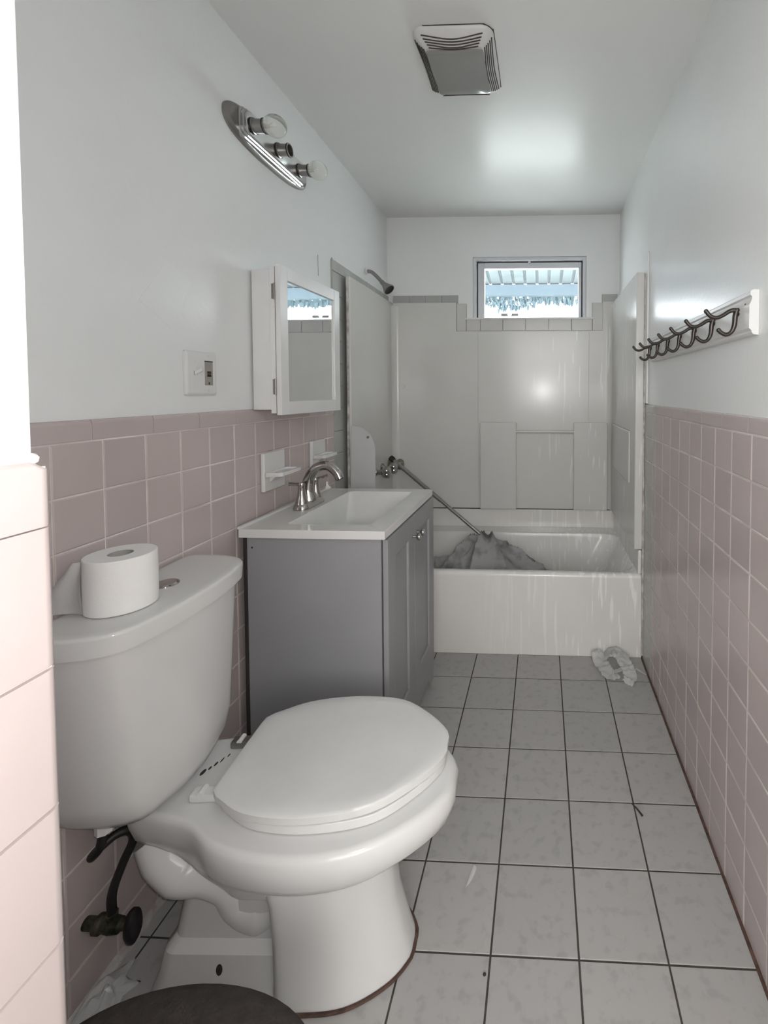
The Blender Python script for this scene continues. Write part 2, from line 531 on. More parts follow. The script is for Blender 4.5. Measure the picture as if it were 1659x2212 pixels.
# ------------------------------------------------------------------ stub wall by the doorway (tile wainscot wraps its end)
SX, SY = -0.371, 0.330
bm = B()
box(bm, -1.10, SX - 0.0125, 0.10, SY - 0.0035, 0.0, CH, 0.004)
wf = struct(obj('wall_front', bm, PAINT, smooth=40))
boxo('door_header', SX - 0.0095, 0.50, 0.10, SY - 0.0035, 2.12, CH, PAINT, wf)
PINKN = PINK[0]
def corner_tile(z0, z1, top=False):
    """wall-end tile with a rounded (bullnose) outer corner, wrapping side and front faces"""
    bm = B()
    r = 0.010
    out = [(SX, 0.105)]
    for i in range(5):
        a = i / 4 * PI / 2
        out.append((SX - r + r * math.cos(a), SY - r + r * math.sin(a)))
    out += [(SX - 0.105, SY), (SX - 0.105, SY - 0.0115), (SX - 0.0115, SY - 0.0115), (SX - 0.0115, 0.105)]
    rings = [[Vector((x, y_, z)) for x, y_ in out] for z in (z0, z1 - (0.006 if top else 0.001))]
    if top:
        k = 0.006
        cxy = Vector((SX - 0.05, SY - 0.05))
        rings.append([Vector((x - (0.006 if x > SX - 0.011 else 0), y_ - (0.006 if y_ > SY - 0.011 else 0), z1)) for x, y_ in out])
    loft(bm, rings)
    return obj('tile', bm, PINKN, wf, smooth=50)
zt = 1.2455
corner_tile(zt - 0.0485, zt, True)
z = zt - 0.0485
for r in range(11):
    z0 = max(z - 0.1085, 0.0)
    corner_tile(z0 + (0.0016 if r < 10 else 0), z - 0.0002)
    z -= 0.1085
    if z < 0.02:
        break
boxo('tile_backer', -0.97, SX - 0.0040, 0.105, SY - 0.0034, 0.0, zt - 0.004, GROUTP, wf)
for k in range(4):
    for r in range(11):
        x1 = SX - 0.107 - 0.1108 * k
        z1 = zt - 0.0485 - 0.1085 * r
        tile('x', 0.108, 0.106, 0.0025, PINK[(k + r) % 3], (x1 - 0.054, SY - 0.003, z1 - 0.054), wf).rotation_euler = (0, 0, PI / 2)
# white caulk bead laid over the cap
bm = B()
tube(bm, [(SX - 0.011, 0.11, zt + 0.001), (SX - 0.011, 0.25, zt + 0.002), (SX - 0.012, SY - 0.014, zt + 0.002), (SX - 0.014, SY - 0.009, zt + 0.002), (SX - 0.06, SY - 0.008, zt + 0.001)], 0.0045, 8)
obj('caulk_bead', bm, WHITE, wf, smooth=60)

# hallway behind the photographer
struct(boxo('floor_hall', -1.6, 1.6, -2.2, 0.10, -0.06, -0.001, mat('hall_floor', (0.34, 0.28, 0.22), 0.5)))
struct(boxo('ceiling_hall', -1.6, 1.6, -2.2, 0.02, CH, CH + 0.06, HALL))
struct(boxo('wall_hall_back', -1.6, 1.6, -2.3, -2.2, 0, CH, HALL))
struct(boxo('wall_hall_left', -1.7, -1.6, -2.3, 0.12, 0, CH, HALL))
struct(boxo('wall_hall_right', 1.6, 1.7, -2.3, 0.12, 0, CH, HALL))
struct(boxo('wall_hall_front_left', -1.6, -1.10, 0.02, 0.12, 0, CH, HALL))
struct(boxo('wall_hall_front_right', 0.60, 1.6, 0.02, 0.12, 0, CH, HALL))

# ------------------------------------------------------------------ outside: porch awning, yard
struct(boxo('ground_yard', -8, 8, 3.3, 14, -0.6, -0.5, YARD))
aw = empty('porch_awning', (0, 3.35, 2.2))
def awz(yy):
    return 0.62 - 0.17 * (yy - 0.0)
for k in range(35):
    x0 = -2.6 + 0.15 * k
    bm = B()
    pr = [(x0, 0.0), (x0 + 0.11, 0.0), (x0 + 0.12, 0.02), (x0 + 0.14, 0.02), (x0 + 0.15, 0.0), (x0 + 0.15, 0.004), (x0 + 0.142, 0.024), (x0 + 0.118, 0.024), (x0 + 0.108, 0.004), (x0, 0.004)]
    loft(bm, [[Vector((a, 0.1, b + 0.86)) for a, b in pr], [Vector((a, 2.6, b + 0.475)) for a, b in pr]])
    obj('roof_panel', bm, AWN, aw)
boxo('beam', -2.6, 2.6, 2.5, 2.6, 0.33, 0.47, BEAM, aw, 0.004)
for x in (-2.4, 2.4):
    boxo('post', x - 0.05, x + 0.05, 2.5, 2.6, -2.7, 0.33, BEAM, aw, 0.004)
tag(aw, 'pale ribbed metal porch roof seen outside through the small window', 'awning')
bm = B()
for i in range(1900):
    x = random.uniform(-2.3, 2.3)
    d = 0.07 + 0.07 * noise.noise(Vector((x * 2.2, 3.1, 0))) + (0.07 if abs(x + 0.35) < 0.25 else 0)
    zc = 0.34 - random.random() ** 1.6 * max(d, 0.04)
    yy = 2.66 + random.random() * 0.12
    s = random.uniform(0.014, 0.03)
    a = random.uniform(0, PI)
    v = [Vector((x + s * math.cos(a), yy, zc + s * 1.6)), Vector((x - s * math.cos(a), yy + 0.01, zc + s)), Vector((x, yy + s * math.sin(a), zc - s * 2.2))]
    bm.faces.new([bm.verts.new(p) for p in v])
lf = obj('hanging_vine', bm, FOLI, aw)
lf['kind'] = 'stuff'

# ------------------------------------------------------------------ bathtub
YT = 2.205
tub = empty('bathtub', (0, YT, 0))
TX0, TX1, TD = -0.994, 0.4885, 0.785
RZ = 0.410
bm = B()
ix0, ix1, iy0, iy1 = -0.90, 0.468, 0.040, 0.645
rings = [rrect(TX0, TX1, 0, TD, 0.006, 0.0), rrect(TX0, TX1, 0, TD, 0.006, 0.03), rrect(TX0, TX1, -0.0, TD, 0.006, RZ - 0.022),
         rrect(TX0, TX1, 0.003, TD, 0.01, RZ - 0.010), rrect(TX0, TX1, 0.010, TD, 0.012, RZ - 0.002), rrect(TX0 + .002, TX1 - .002, 0.020, TD - .002, 0.02, RZ),
         rrect(ix0 - 0.004, ix1 + 0.004, iy0 - 0.004, iy1 + 0.004, 0.10, RZ), rrect(ix0 + 0.004, ix1 - 0.004, iy0 + 0.004, iy1 - 0.004, 0.10, RZ - 0.006),
         rrect(ix0 + 0.012, ix1 - 0.016, iy0 + 0.010, iy1 - 0.010, 0.10, RZ - 0.03), rrect(ix0 + 0.06, ix1 - 0.13, iy0 + 0.045, iy1 - 0.045, 0.12, 0.16),
         rrect(ix0 + 0.08, ix1 - 0.19, iy0 + 0.065, iy1 - 0.065, 0.12, 0.10), rrect(ix0 + 0.13, ix1 - 0.26, iy0 + 0.11, iy1 - 0.11, 0.10, 0.085)]
loft(bm, rings)
obj('tub_body', bm, TUBM, tub, smooth=50)
# raised flange round three sides that carries the wall panels
bm = B()
box(bm, TX0 + 0.01, TX1 - 0.005, 0.765, 0.785, RZ - 0.002, 0.527, 0.006)
box(bm, TX1 - 0.020, TX1 - 0.001, 0.012, 0.785, RZ - 0.002, 0.527, 0.006)
box(bm, TX0 + 0.001, TX0 + 0.020, 0.012, 0.785, RZ - 0.002, 0.527, 0.006)
obj('wall_flange', bm, TUBM, tub, smooth=40)
bm = B()
box(bm, TX0 + 0.02, TX1 - 0.02, 0.760, 0.7655, 0.5265, 0.532)
box(bm, TX1 - 0.0215, TX1 - 0.018, 0.02, 0.765, 0.5265, 0.532)
obj('joint', bm, MOULD, tub)
bm = B(); lathe(bm, [(0.0, 0.0), (0.034, 0.0), (0.034, 0.004), (0.028, 0.006), (0.0, 0.006)], 20, Matrix.Translation((-0.72, 0.34, 0.085)), False, False)
obj('drain', bm, CHROME, tub)
tag(tub, 'white alcove bathtub with dripped streaks on its apron, under the window', 'bathtub')

# ------------------------------------------------------------------ tub surround (moulded wall panels)
sur = empty('tub_surround', (0, 2.975, 0.533))
SH = 1.345
bm = B()
# back panel, notched under the window
outl = [(-0.985, 0.0), (0.470, 0.0), (0.470, SH), (0.388, SH), (0.388, 1.160), (-0.561, 1.160), (-0.561, SH), (-0.985, SH)]
prism(bm, outl, 'y', -0.012, 0.014)
obj('back_panel', bm, SURR, sur)
bm = B(); box(bm, -0.419, 0.30, -0.019, -0.011, 0.001, 1.158, 0.003)
obj('centre_panel', bm, SURR, sur, smooth=40)
for a in ((-0.404, -0.166), (0.202, 0.420)):
    boxo('shelf_block', a[0], a[1], -0.052, -0.0185, 0.002, 0.567, SURR, sur, 0.008, 3)
tb = B(); tube(tb, [(-0.170, -0.040, 0.508), (0.206, -0.040, 0.508)], 0.0095, 12, smooth=False)
obj('towel_bar', tb, mat('clear_acrylic_bar', (0.62, 0.62, 0.60), 0.1), sur, smooth=60)
# rounded inside corners
for sx, xx in ((-1, -0.981), (1, 0.452)):
    bm = B()
    r = 0.045
    pts = [(xx, -0.0115 - r)]
    for i in range(7):
        a = i / 6 * PI / 2
        pts.append((xx - sx * (r - r * math.cos(a) ) , -0.0115 - r + r * math.sin(a)))
    pts.append((xx, -0.0115))
    prism(bm, pts, 'z', 0.001, SH - 0.02)
    obj('corner_fillet', bm, SURR, sur, smooth=50)
# right panel, hollow edge return facing the room
bm = B(); box(bm, 0.447, 0.4875, -0.770, 0.0, 0.0, SH - 0.01, 0.006, 3)
obj('end_panel', bm, SURR, sur, smooth=40)
boxo('shelf_block', 0.438, 0.448, -0.655, -0.10, 0.30, 0.567, SURR, sur, 0.007, 3)
# left panel
bm = B(); box(bm, -1.004, -0.981, -0.715, 0.0, 0.0, SH, 0.005, 3)
for v in bm.verts:
    v.co.x += 0.016 * (-v.co.y / 0.715)
obj('end_panel', bm, SURR, sur, smooth=40)
bm = B(); tube(bm, [(-0.978, -0.718, 0.0), (-0.979, -0.719, 0.5), (-0.977, -0.717, 0.9), (-0.978, -0.718, SH - 0.05)], [0.006, 0.0075, 0.005, 0.007], 8)
obj('caulk_bead', bm, CAULK, sur, smooth=60)
bm = B(); tube(bm, [(0.489, -0.772, -0.52), (0.4885, -0.773, 0.0), (0.488, -0.772, 0.5), (0.489, -0.773, SH - 0.02)], [0.005, 0.006, 0.004, 0.005], 8)
obj('caulk_bead', bm, CAULK, sur, smooth=60)
bm = B(); lathe(bm, [(0.0, 0.0), (0.014, 0.0), (0.013, 0.003), (0.0, 0.004)], 16, Matrix.Translation((-0.915, -0.012, 0.80)) @ Matrix.Rotation(PI / 2, 4, 'X'), False, False)
obj('screw_cap', bm, SURR, sur, smooth=40)
tag(sur, 'glossy grey moulded panels lining the walls round the bathtub', 'tub surround')

# splash guard fin on the rim
bm = B()
o2 = [(-0.975, 0.0), (-0.838, 0.0), (-0.834, 0.56)]
for i in range(8):
    a = i / 7 * PI / 2
    o2.append((-0.834 - 0.10 * (1 - math.cos(a)), 0.59 + 0.125 * math.sin(a)))
o2.append((-0.950, 0.722))
prism(bm, o2, 'y', -0.004, 0.004)
sg = empty('splash_guard', (0, 2.235, RZ + 0.001))
obj('panel', bm, mat('frosted_white_plastic', (0.60, 0.60, 0.595), 0.3), sg)
bm = B(); lathe(bm, [(0.0, -0.006), (0.006, -0.006), (0.006, 0.0), (0.0, 0.0)], 12, Matrix.Translation((-0.868, -0.004, 0.66)) @ Matrix.Rotation(-PI / 2, 4, 'X'), False, False)
obj('screw', bm, NICKEL, sg)
tag(sg, 'white rounded plastic splash guard standing on the tub rim behind the vanity', 'splash guard')

# tub valve handles
for i, (yy, zz, dx, nm) in enumerate(((2.585, 0.830, 0.0, 'near'), (2.72, 0.832, 0.0, 'middle'), (2.85, 0.834, 0.0, 'far'))):
    lx = -0.981 + 0.016 * (2.975 - yy) / 0.715 + 0.0004
    v = empty('tub_faucet_handle', (lx, yy, zz))
    bm = B(); lathe(bm, [(0.0, 0.0), (0.030, 0.0), (0.029, 0.006), (0.020, 0.012), (0.014, 0.02), (0.014, 0.052), (0.0, 0.053)], 20, AXX, False, False)
    obj('escutcheon', bm, CHROME if i < 2 else TARN, v, smooth=40)
    bm = B()
    rings = []
    for r_, d in ((0.016, 0.048), (0.028, 0.054), (0.034, 0.066), (0.032, 0.084), (0.024, 0.094), (0.010, 0.097)):
        rings.append([Vector((d, r_ * (1 + 0.10 * math.cos(5 * a)) * math.cos(a), r_ * (1 + 0.10 * math.cos(5 * a)) * math.sin(a))) for a in [2 * PI * k / 40 for k in range(40)]])
    loft(bm, rings)
    obj('knob', bm, CHROME if i < 2 else TARN, v, smooth=60)
    tag(v, ('chrome tub tap handle nearest the splash guard', 'chrome tub tap handle in the middle on the left tub wall', 'tarnished tub tap handle nearest the back corner, under the rod tip')[i], 'tap handle', 'tub tap handles')

# shower head
sh = empty('wall_shower', (-1.012, 2.60, 1.99))
bm = B(); tube(bm, [(0.0, 0, 0.0), (0.028, 0, -0.004), (0.060, 0, -0.030), (0.095, 0, -0.068)], 0.0105, 12)
obj('arm', bm, NICKEL, sh, smooth=60)
d = Vector((0.60, -0.15, -0.62)).normalized()
M = Matrix.Translation((0.090, 0, -0.062)) @ Vector((0, 0, 1)).rotation_difference(d).to_matrix().to_4x4()
bm = B(); lathe(bm, [(0.0, -0.004), (0.012, -0.004), (0.0135, 0.0), (0.0135, 0.016), (0.017, 0.026), (0.028, 0.052), (0.0335, 0.060), (0.0335, 0.068), (0.030, 0.069)], 24, M, False, False)
obj('head', bm, NICKEL, sh, smooth=35)
bm = B(); lathe(bm, [(0.030, 0.068), (0.029, 0.064), (0.0, 0.062)], 24, M, False, False)
obj('spray_face', bm, BLACK, sh, smooth=35)
bm = B(); lathe(bm, [(0.0, -0.002), (0.017, -0.002), (0.016, 0.004), (0.011, 0.007), (0.0, 0.007)], 20, AXX, False, False)
obj('wall_flange', bm, WHITE, sh, smooth=40)
tag(sh, 'dark nickel shower head on a bent arm high on the left tub wall', 'shower')

# ------------------------------------------------------------------ curtain heap and rod in the tub
rod = empty('curtain_rod', (-0.944, 2.78, 0.89))
e0 = Vector((0, 0, 0)); e1 = Vector((0.735, -0.16, -0.55))
dr = (e1 - e0).normalized()
bm = B(); tube(bm, [e0 + dr * 0.03, e1], 0.0105, 14, smooth=False)
obj('tube', bm, ROD, rod, smooth=60)
bm = B(); tube(bm, [e0 + dr * 0.02, e0 + dr * 0.42], 0.0125, 14, smooth=False)
obj('outer_sleeve', bm, ROD, rod, smooth=60)
bm = B(); tube(bm, [e0, e0 + dr * 0.004, e0 + dr * 0.022, e0 + dr * 0.034], [0.014, 0.018, 0.018, 0.0145], 16, smooth=False)
obj('rubber_end', bm, BLACK, rod, smooth=40)
tag(rod, 'thin steel curtain rod leaning diagonally from the tub corner into a crumpled curtain', 'curtain rod')

NX, NY = 110, 70
bm = B()
gx = {}
def heap(u, v):
    x = -0.80 + 0.99 * u
    yy = 2.33 + 0.46 * v
    cx = -0.33
    kx = [(-0.85, 0.16), (-0.70, 0.20), (-0.60, 0.25), (-0.50, 0.31), (-0.40, 0.385), (-0.32, 0.41), (-0.20, 0.35), (-0.10, 0.30), (0.00, 0.24), (0.08, 0.18), (0.20, 0.05)]
    prof = 0.05
    for (xa, ya), (xb, yb2) in zip(kx[:-1], kx[1:]):
        if xa <= x <= xb:
            prof = ya + (yb2 - ya) * (x - xa) / (xb - xa)
    prof = max(0.02, prof - 0.02)
    edge = max(0.0, 1 - abs(2 * v - 1) ** 2.4) * min(1, 7 * u) * min(1, 7 * (1 - u))
    wv = Vector((x * 3.2 + 0.9 * yy, yy * 2.6 - x * 1.2, 0.3))
    ridge = abs(noise.noise(wv * 1.6)) * 0.07 + abs(noise.noise(wv * 4.1 + Vector((3, 1, 0)))) * 0.05
    ang = math.atan2(2.70 - yy, x - cx)
    rad = math.hypot(2.70 - yy, x - cx)
    fold = -abs(math.sin(5.5 * ang + 1.3 * noise.noise(Vector((x * 5, yy * 5, 1))))) ** 0.6 * 0.075 * min(1, rad * 5) + 0.03
    zz = 0.112 + edge * max(0.012, prof - ridge * 0.8 + fold * min(1, prof * 4))
    return Vector((x, yy + 0.02 * noise.noise(Vector((x * 7, yy * 7, 5))), zz))
vs = [[bm.verts.new(heap(i / NX, j / NY)) for j in range(NY + 1)] for i in range(NX + 1)]
for i in range(NX):
    for j in range(NY):
        bm.faces.new((vs[i][j], vs[i + 1][j], vs[i + 1][j + 1], vs[i][j + 1]))
bmesh.ops.solidify(bm, geom=bm.faces[:], thickness=0.002)
cl = obj('shower_curtain', bm, CLOTH, None, smooth=70)
tag(cl, 'crumpled grey shower curtain heaped in the bathtub under the leaning rod', 'shower curtain')

# ------------------------------------------------------------------ vanity cabinet
van = empty('vanity_cabinet', (-0.955, 1.40, 0))
VD, VW, VH = 0.452, 0.598, 0.834       # carcass depth (x), width (y), height
boxo('side_panel', 0.002, VD - 0.004, 0.0, 0.016, 0.0, VH, VANG, van, 0.0012)
boxo('side_panel', 0.002, VD - 0.004, VW - 0.016, VW, 0.0, VH, VANG, van, 0.0012)
boxo('back_panel', 0.002, 0.010, 0.016, VW - 0.016, 0.08, VH, VANG, van)
boxo('floor_panel', 0.010, VD - 0.006, 0.016, VW - 0.016, 0.085, 0.10, VANG, van)
boxo('front_rail', VD - 0.020, VD - 0.004, 0.016, VW - 0.016, VH - 0.06, VH, VANG, van)
# base rail with bracket feet
bm = B()
oo = [(0.0, 0.0), (0.055, 0.0), (0.062, 0.022), (0.085, 0.045), (VW - 0.085, 0.045), (VW - 0.062, 0.022), (VW - 0.055, 0.0), (VW, 0.0), (VW, 0.082), (0.0, 0.082)]
prism(bm, oo, 'x', VD - 0.0035, VD + 0.014)
obj('base_rail', bm, VANG, van)
bm = B(); box(bm, 0.002, 0.014, -0.0015, -0.0005, 0.0, VH); 
obj('wall_gap', bm, MOULD, van)
def door(y0, y1, kn):
    d = empty('door', (VD + 0.001, 0, 0)); d.parent = van
    z0, z1 = 0.086, VH - 0.004
    st = 0.072
    for nm, a in (('stile', (y0, y0 + st, z0, z1)), ('stile', (y1 - st, y1, z0, z1)), ('rail', (y0 + st, y1 - st, z1 - st, z1)), ('rail', (y0 + st, y1 - st, z0, z0 + 0.082 + 0.03))):
        boxo(nm, 0.0, 0.017, a[0], a[1], a[2], a[3], VANG, d, 0.0012)
    boxo('panel', 0.0, 0.008, y0 + st - 0.002, y1 - st + 0.002, z0 + 0.08, z1 - st + 0.002, VANG, d)
    # moulded inner bead catches the light
    bm = B()
    for a, b in (((y0 + st, z0 + 0.112), (y0 + st, z1 - st)), ((y1 - st, z0 + 0.112), (y1 - st, z1 - st)), ((y0 + st, z0 + 0.112), (y1 - st, z0 + 0.112)), ((y0 + st, z1 - st), (y1 - st, z1 - st))):
        tube(bm, [(0.011, a[0], a[1]), (0.011, b[0], b[1])], 0.0065, 8, smooth=False)
    obj('bead', bm, WHITE if False else VANG, d, smooth=60)
    bm = B(); lathe(bm, [(0.0, 0.0), (0.006, 0.0), (0.005, 0.006), (0.005, 0.014), (0.012, 0.019), (0.0145, 0.025), (0.012, 0.030), (0.0, 0.032)], 20, Matrix.Translation((0.017, kn, 0.755)) @ AXX, False, False)
    obj('knob', bm, CHROME, d, smooth=50)
    return d
door(0.001, VW / 2 - 0.0015, VW / 2 - 0.028)
door(VW / 2 + 0.0015, VW - 0.001, VW / 2 + 0.028)
bm = B(); lathe(bm, [(0.0, 0.0), (0.003, 0.0), (0.003, 0.0008), (0.0, 0.001)], 10, Matrix.Translation((0.03, 0.0, 0.80)) @ Matrix.Rotation(PI / 2, 4, 'X'), False, False)
obj('screw_hole', bm, MOULD, van)
tag(van, 'grey two-door bathroom vanity cabinet between toilet and bathtub', 'vanity cabinet')

# vanity top with integral rectangular basin
vt = empty('bathroom_sink', (-0.962, 1.388, VH + 0.001))
bm = B()
TXm, TYm, T = 0.471, 0.622, 0.026
bx0, bx1, by0, by1 = 0.122, 0.397, 0.068, 0.562
rings = [rrect(0, TXm, 0, TYm, 0.003, 0.0, 6), rrect(0, TXm, 0, TYm, 0.003, T - 0.003, 6), rrect(0.002, TXm - 0.002, 0.002, TYm - 0.002, 0.003, T, 6),
         rrect(bx0 - 0.003, bx1 + 0.003, by0 - 0.003, by1 + 0.003, 0.014, T, 6), rrect(bx0, bx1, by0, by1, 0.014, T - 0.003, 6),
         rrect(bx0 + 0.022, bx1 - 0.022, by0 + 0.02, by1 - 0.07, 0.030, T - 0.085, 6), rrect(bx0 + 0.05, bx1 - 0.05, by0 + 0.06, by1 - 0.12, 0.03, T - 0.105, 6)]
loft(bm, rings, cap0=False)
# underside closed round the bowl
vt_o = obj('slab_and_basin', bm, VTOP, vt, smooth=40)
bm = B(); box(bm, -0.004, 0.008, 0.0, TYm, T - 0.001, T + 0.008, 0.003)
obj('wall_caulk', bm, WHITE, vt, smooth=40)
bm = B(); lathe(bm, [(0.0, 0.0), (0.022, 0.0), (0.022, 0.003), (0.016, 0.004), (0.0, 0.002)], 20, Matrix.Translation(((bx0 + bx1) / 2, 0.30, T - 0.105)), False, False)
obj('drain', bm, CHROME, vt)
tag(vt, 'white vanity top with rectangular basin on the grey cabinet', 'sink')

# torn bit of backing paper standing at the wall behind the tap
bm = B()
sc = [(0, 0), (0.045, 0.0), (0.040, 0.010), (0.028, 0.016), (0.026, 0.030), (0.018, 0.034), (0.012, 0.030), (0.010, 0.012)]
loft(bm, [[Vector((0, a, b)) for a, b in sc], [Vector((0.0015, a, b)) for a, b in sc]])
ps = obj('paper_scrap', bm, PAPER, None, loc=(-0.945, 1.93, 0.8705))
tag(ps, 'small torn white scrap standing behind the basin tap against the wall', 'paper scrap')

# ------------------------------------------------------------------ basin faucet
fa = empty('basin_faucet', (-0.895, 1.70, 0.8622))
bm = B()
loft(bm, [rrect(-0.030, 0.030, -0.082, 0.082, 0.028, 0.0), rrect(-0.030, 0.030, -0.082, 0.082, 0.028, 0.006), rrect(-0.024, 0.024, -0.076, 0.076, 0.022, 0.018), rrect(-0.020, 0.020, -0.072, 0.072, 0.018, 0.022)])
obj('base', bm, CHROME, fa, smooth=40)
bm = B()
tube(bm, [(0.0, 0, 0.018), (-0.004, 0, 0.06), (0.004, 0, 0.105), (0.034, 0, 0.145), (0.075, 0, 0.152), (0.108, 0, 0.128), (0.122, 0, 0.102)], [0.032, 0.025, 0.0205, 0.0185, 0.0175, 0.0165, 0.0165], 18, 8)
obj('spout', bm, CHROME, fa, smooth=60)
bm = B(); lathe(bm, [(0.0, 0.0), (0.011, 0.0), (0.011, 0.006), (0.0, 0.006)], 14, Matrix.Translation((0.120, 0, 0.105)) @ Matrix.Rotation(PI * 0.84, 4, 'Y'), False, False)
obj('aerator', bm, BLACK, fa)
for s in (-1, 1):
    h = empty('handle', (0, s * 0.052, 0.018)); h.parent = fa
    bm = B(); lathe(bm, [(0.0, 0.0), (0.024, 0.0), (0.021, 0.012), (0.0155, 0.030), (0.0125, 0.055), (0.0125, 0.066), (0.014, 0.071), (0.012, 0.078), (0.0, 0.080)], 20, None, False, False)
    obj('stem', bm, CHROME, h, smooth=50)
    e = Vector((-0.044, -0.006, 0.075)) if s < 0 else Vector((0.046, 0.010, 0.086))
    bm = B(); tube(bm, [Vector((0, 0, 0.072)), e * 0.5 + Vector((0, 0, 0.036)), e], [0.007, 0.0052, 0.0068], 12, 5)
    obj('lever', bm, CHROME, h, smooth=60)
bm = B(); tube(bm, [(-0.024, 0, 0.02), (-0.024, 0, 0.075)], 0.0028, 8, smooth=False); tube(bm, [(-0.024, 0, 0.073), (-0.024, 0, 0.080)], 0.005, 10, smooth=False)
obj('pop_up_rod', bm, CHROME, fa, smooth=60)
tag(fa, 'chrome basin faucet with arched spout and two lever handles on the vanity top', 'faucet')

# ------------------------------------------------------------------ ceramic holders on the left wall
def soap_dish(y0, z0, wdt, hgt, label, name, cat, shelf_len):
    r = empty(name, (0, 0, 0))
    r.matrix_world = LW @ Matrix.Translation((0.0016, y0, z0))
    boxo('back_plate', 0.0, 0.015, 0.0, wdt, 0.0, hgt, PORC, r, 0.005, 3)
    bm = B()
    zz = hgt * 0.42
    o3 = rrect(0.012, shelf_len, -0.004, wdt + 0.004, 0.014, zz)
    i3 = rrect(0.024, shelf_len - 0.010, 0.007, wdt - 0.007, 0.010, zz + 0.013)
    loft(bm, [[p + Vector((0, 0, -0.002)) if p.x < 0.03 else p for p in o3], [p + Vector((0, 0, 0.013)) for p in o3], i3, [p - Vector((0, 0, 0.006)) for p in i3]])
    obj('tray', bm, PORC, r, smooth=40)
    bm = B(); prism(bm, [(0.010, zz - 0.03), (0.010, zz + 0.001), (0.045, zz + 0.001)], 'y', wdt * 0.25, wdt * 0.75)
    obj('bracket', bm, PORC, r)
    return tag(r, label, cat)
soap_dish(0.535, 0.945, 0.135, 0.137, 'white ceramic soap dish on the pink tiles above the vanity, nearer one', 'soap_dish', 'soap dish', 0.078)
soap_dish(0.885, 0.962, 0.125, 0.125, 'white ceramic tumbler holder on the pink tiles beside the tub, farther one', 'tumbler_holder', 'holder', 0.070)

# ------------------------------------------------------------------ medicine cabinet
mc = empty('medicine_cabinet', (-0.982, 1.505, 1.232))
box_w = 0.425
boxo('body', 0.0025, 0.066, 0.0, box_w, 0.004, 0.476, WHITE, mc, 0.0012)
boxo('face_frame', 0.066, 0.083, -0.004, box_w + 0.004, -0.008, 0.486, WHITE, mc, 0.0012)
dm = empty('door', (0.0842, -0.002, 0)); dm.parent = mc
dm.rotation_euler = (0, 0, -0.018)
D0, D1, F = 0.0, 0.432, 0.046
zb, ztp = -0.014, 0.494
for nm, a in (('stile', (D0, D0 + F, zb, ztp)), ('stile', (D1 - F, D1, zb, ztp)), ('rail', (D0 + F, D1 - F, ztp - F, ztp)), ('rail', (D0 + F, D1 - F, zb, zb + F))):
    boxo(nm, 0.0, 0.018, a[0], a[1], a[2], a[3], WHITE, dm, 0.002)
boxo('mirror', 0.0085, 0.0105, D0 + F - 0.003, D1 - F + 0.003, zb + F - 0.003, ztp - F + 0.003, MIRROR, dm)
bm = B()
for a, b in (((D0 + F, zb + F), (D0 + F, ztp - F)), ((D1 - F, zb + F), (D1 - F, ztp - F)), ((D0 + F, ztp - F), (D1 - F, ztp - F))):
    tube(bm, [(0.0115, a[0], a[1]), (0.0115, b[0], b[1])], 0.0022, 6, smooth=False)
obj('glazing_bead', bm, WHITE, dm)
for zz in (0.055, 0.375):
    h = empty('hinge', (0.084, -0.006, zz)); h.parent = mc
    bm = B(); tube(bm, [(0, 0, 0), (0, 0, 0.055)], 0.0028, 10, smooth=False)
    obj('knuckle', bm, NICKEL, h, smooth=60)
    boxo('leaf', -0.010, 0.0, 0.0005, 0.0035, 0.002, 0.053, NICKEL, h)
boxo('door_gap', 0.0828, 0.0845, -0.0005, 0.003, -0.008, 0.486, MOULD, mc)
tag(mc, 'white mirror-fronted medicine cabinet on the wall above the vanity', 'medicine cabinet')

# ------------------------------------------------------------------ vanity light bar
lb = empty('vanity_light', (0, 0, 0))
lb.matrix_world = LW @ Matrix.Translation((-0.0065, 0.640, 2.168))
def stad(hl, hw, p, n=40):
    return [(hl * math.copysign(abs(math.cos(a)) ** p[0], math.cos(a)), hw * math.copysign(abs(math.sin(a)) ** p[1], math.sin(a))) for a in [2 * PI * k / n for k in range(n)]]
bm = B()
loft(bm, [[Vector((d, a, b)) for a, b in stad(hl, hw, (0.75, 0.8), 56)] for d, hl, hw in ((0.0, 0.255, 0.066), (0.006, 0.255, 0.066), (0.014, 0.244, 0.058), (0.016, 0.235, 0.052))])
obj('back_plate', bm, NICKEL, lb, smooth=40)
bm = B()
rg = []
for d, k in ((0.012, 0.0), (0.021, 0.0), (0.0225, 0.0025), (0.0235, 0.005), (0.030, 0.005), (0.0315, 0.0075), (0.0325, 0.010), (0.038, 0.010), (0.040, 0.012)):
    rg.append([Vector((d, p.y, p.x)) for p in [Vector((q.y, q.x, 0)) for q in []]] or [Vector((d, q.x, q.y)) for q in rrect(-0.205 + k, 0.205 - k, -0.048 + k, 0.048 - k, 0.030 - k * 0.5, 0, 6)])
loft(bm, rg)
obj('bar', bm, mat('brushed_light_bar', (0.52, 0.52, 0.52), 0.24, 1.0), lb, smooth=25)
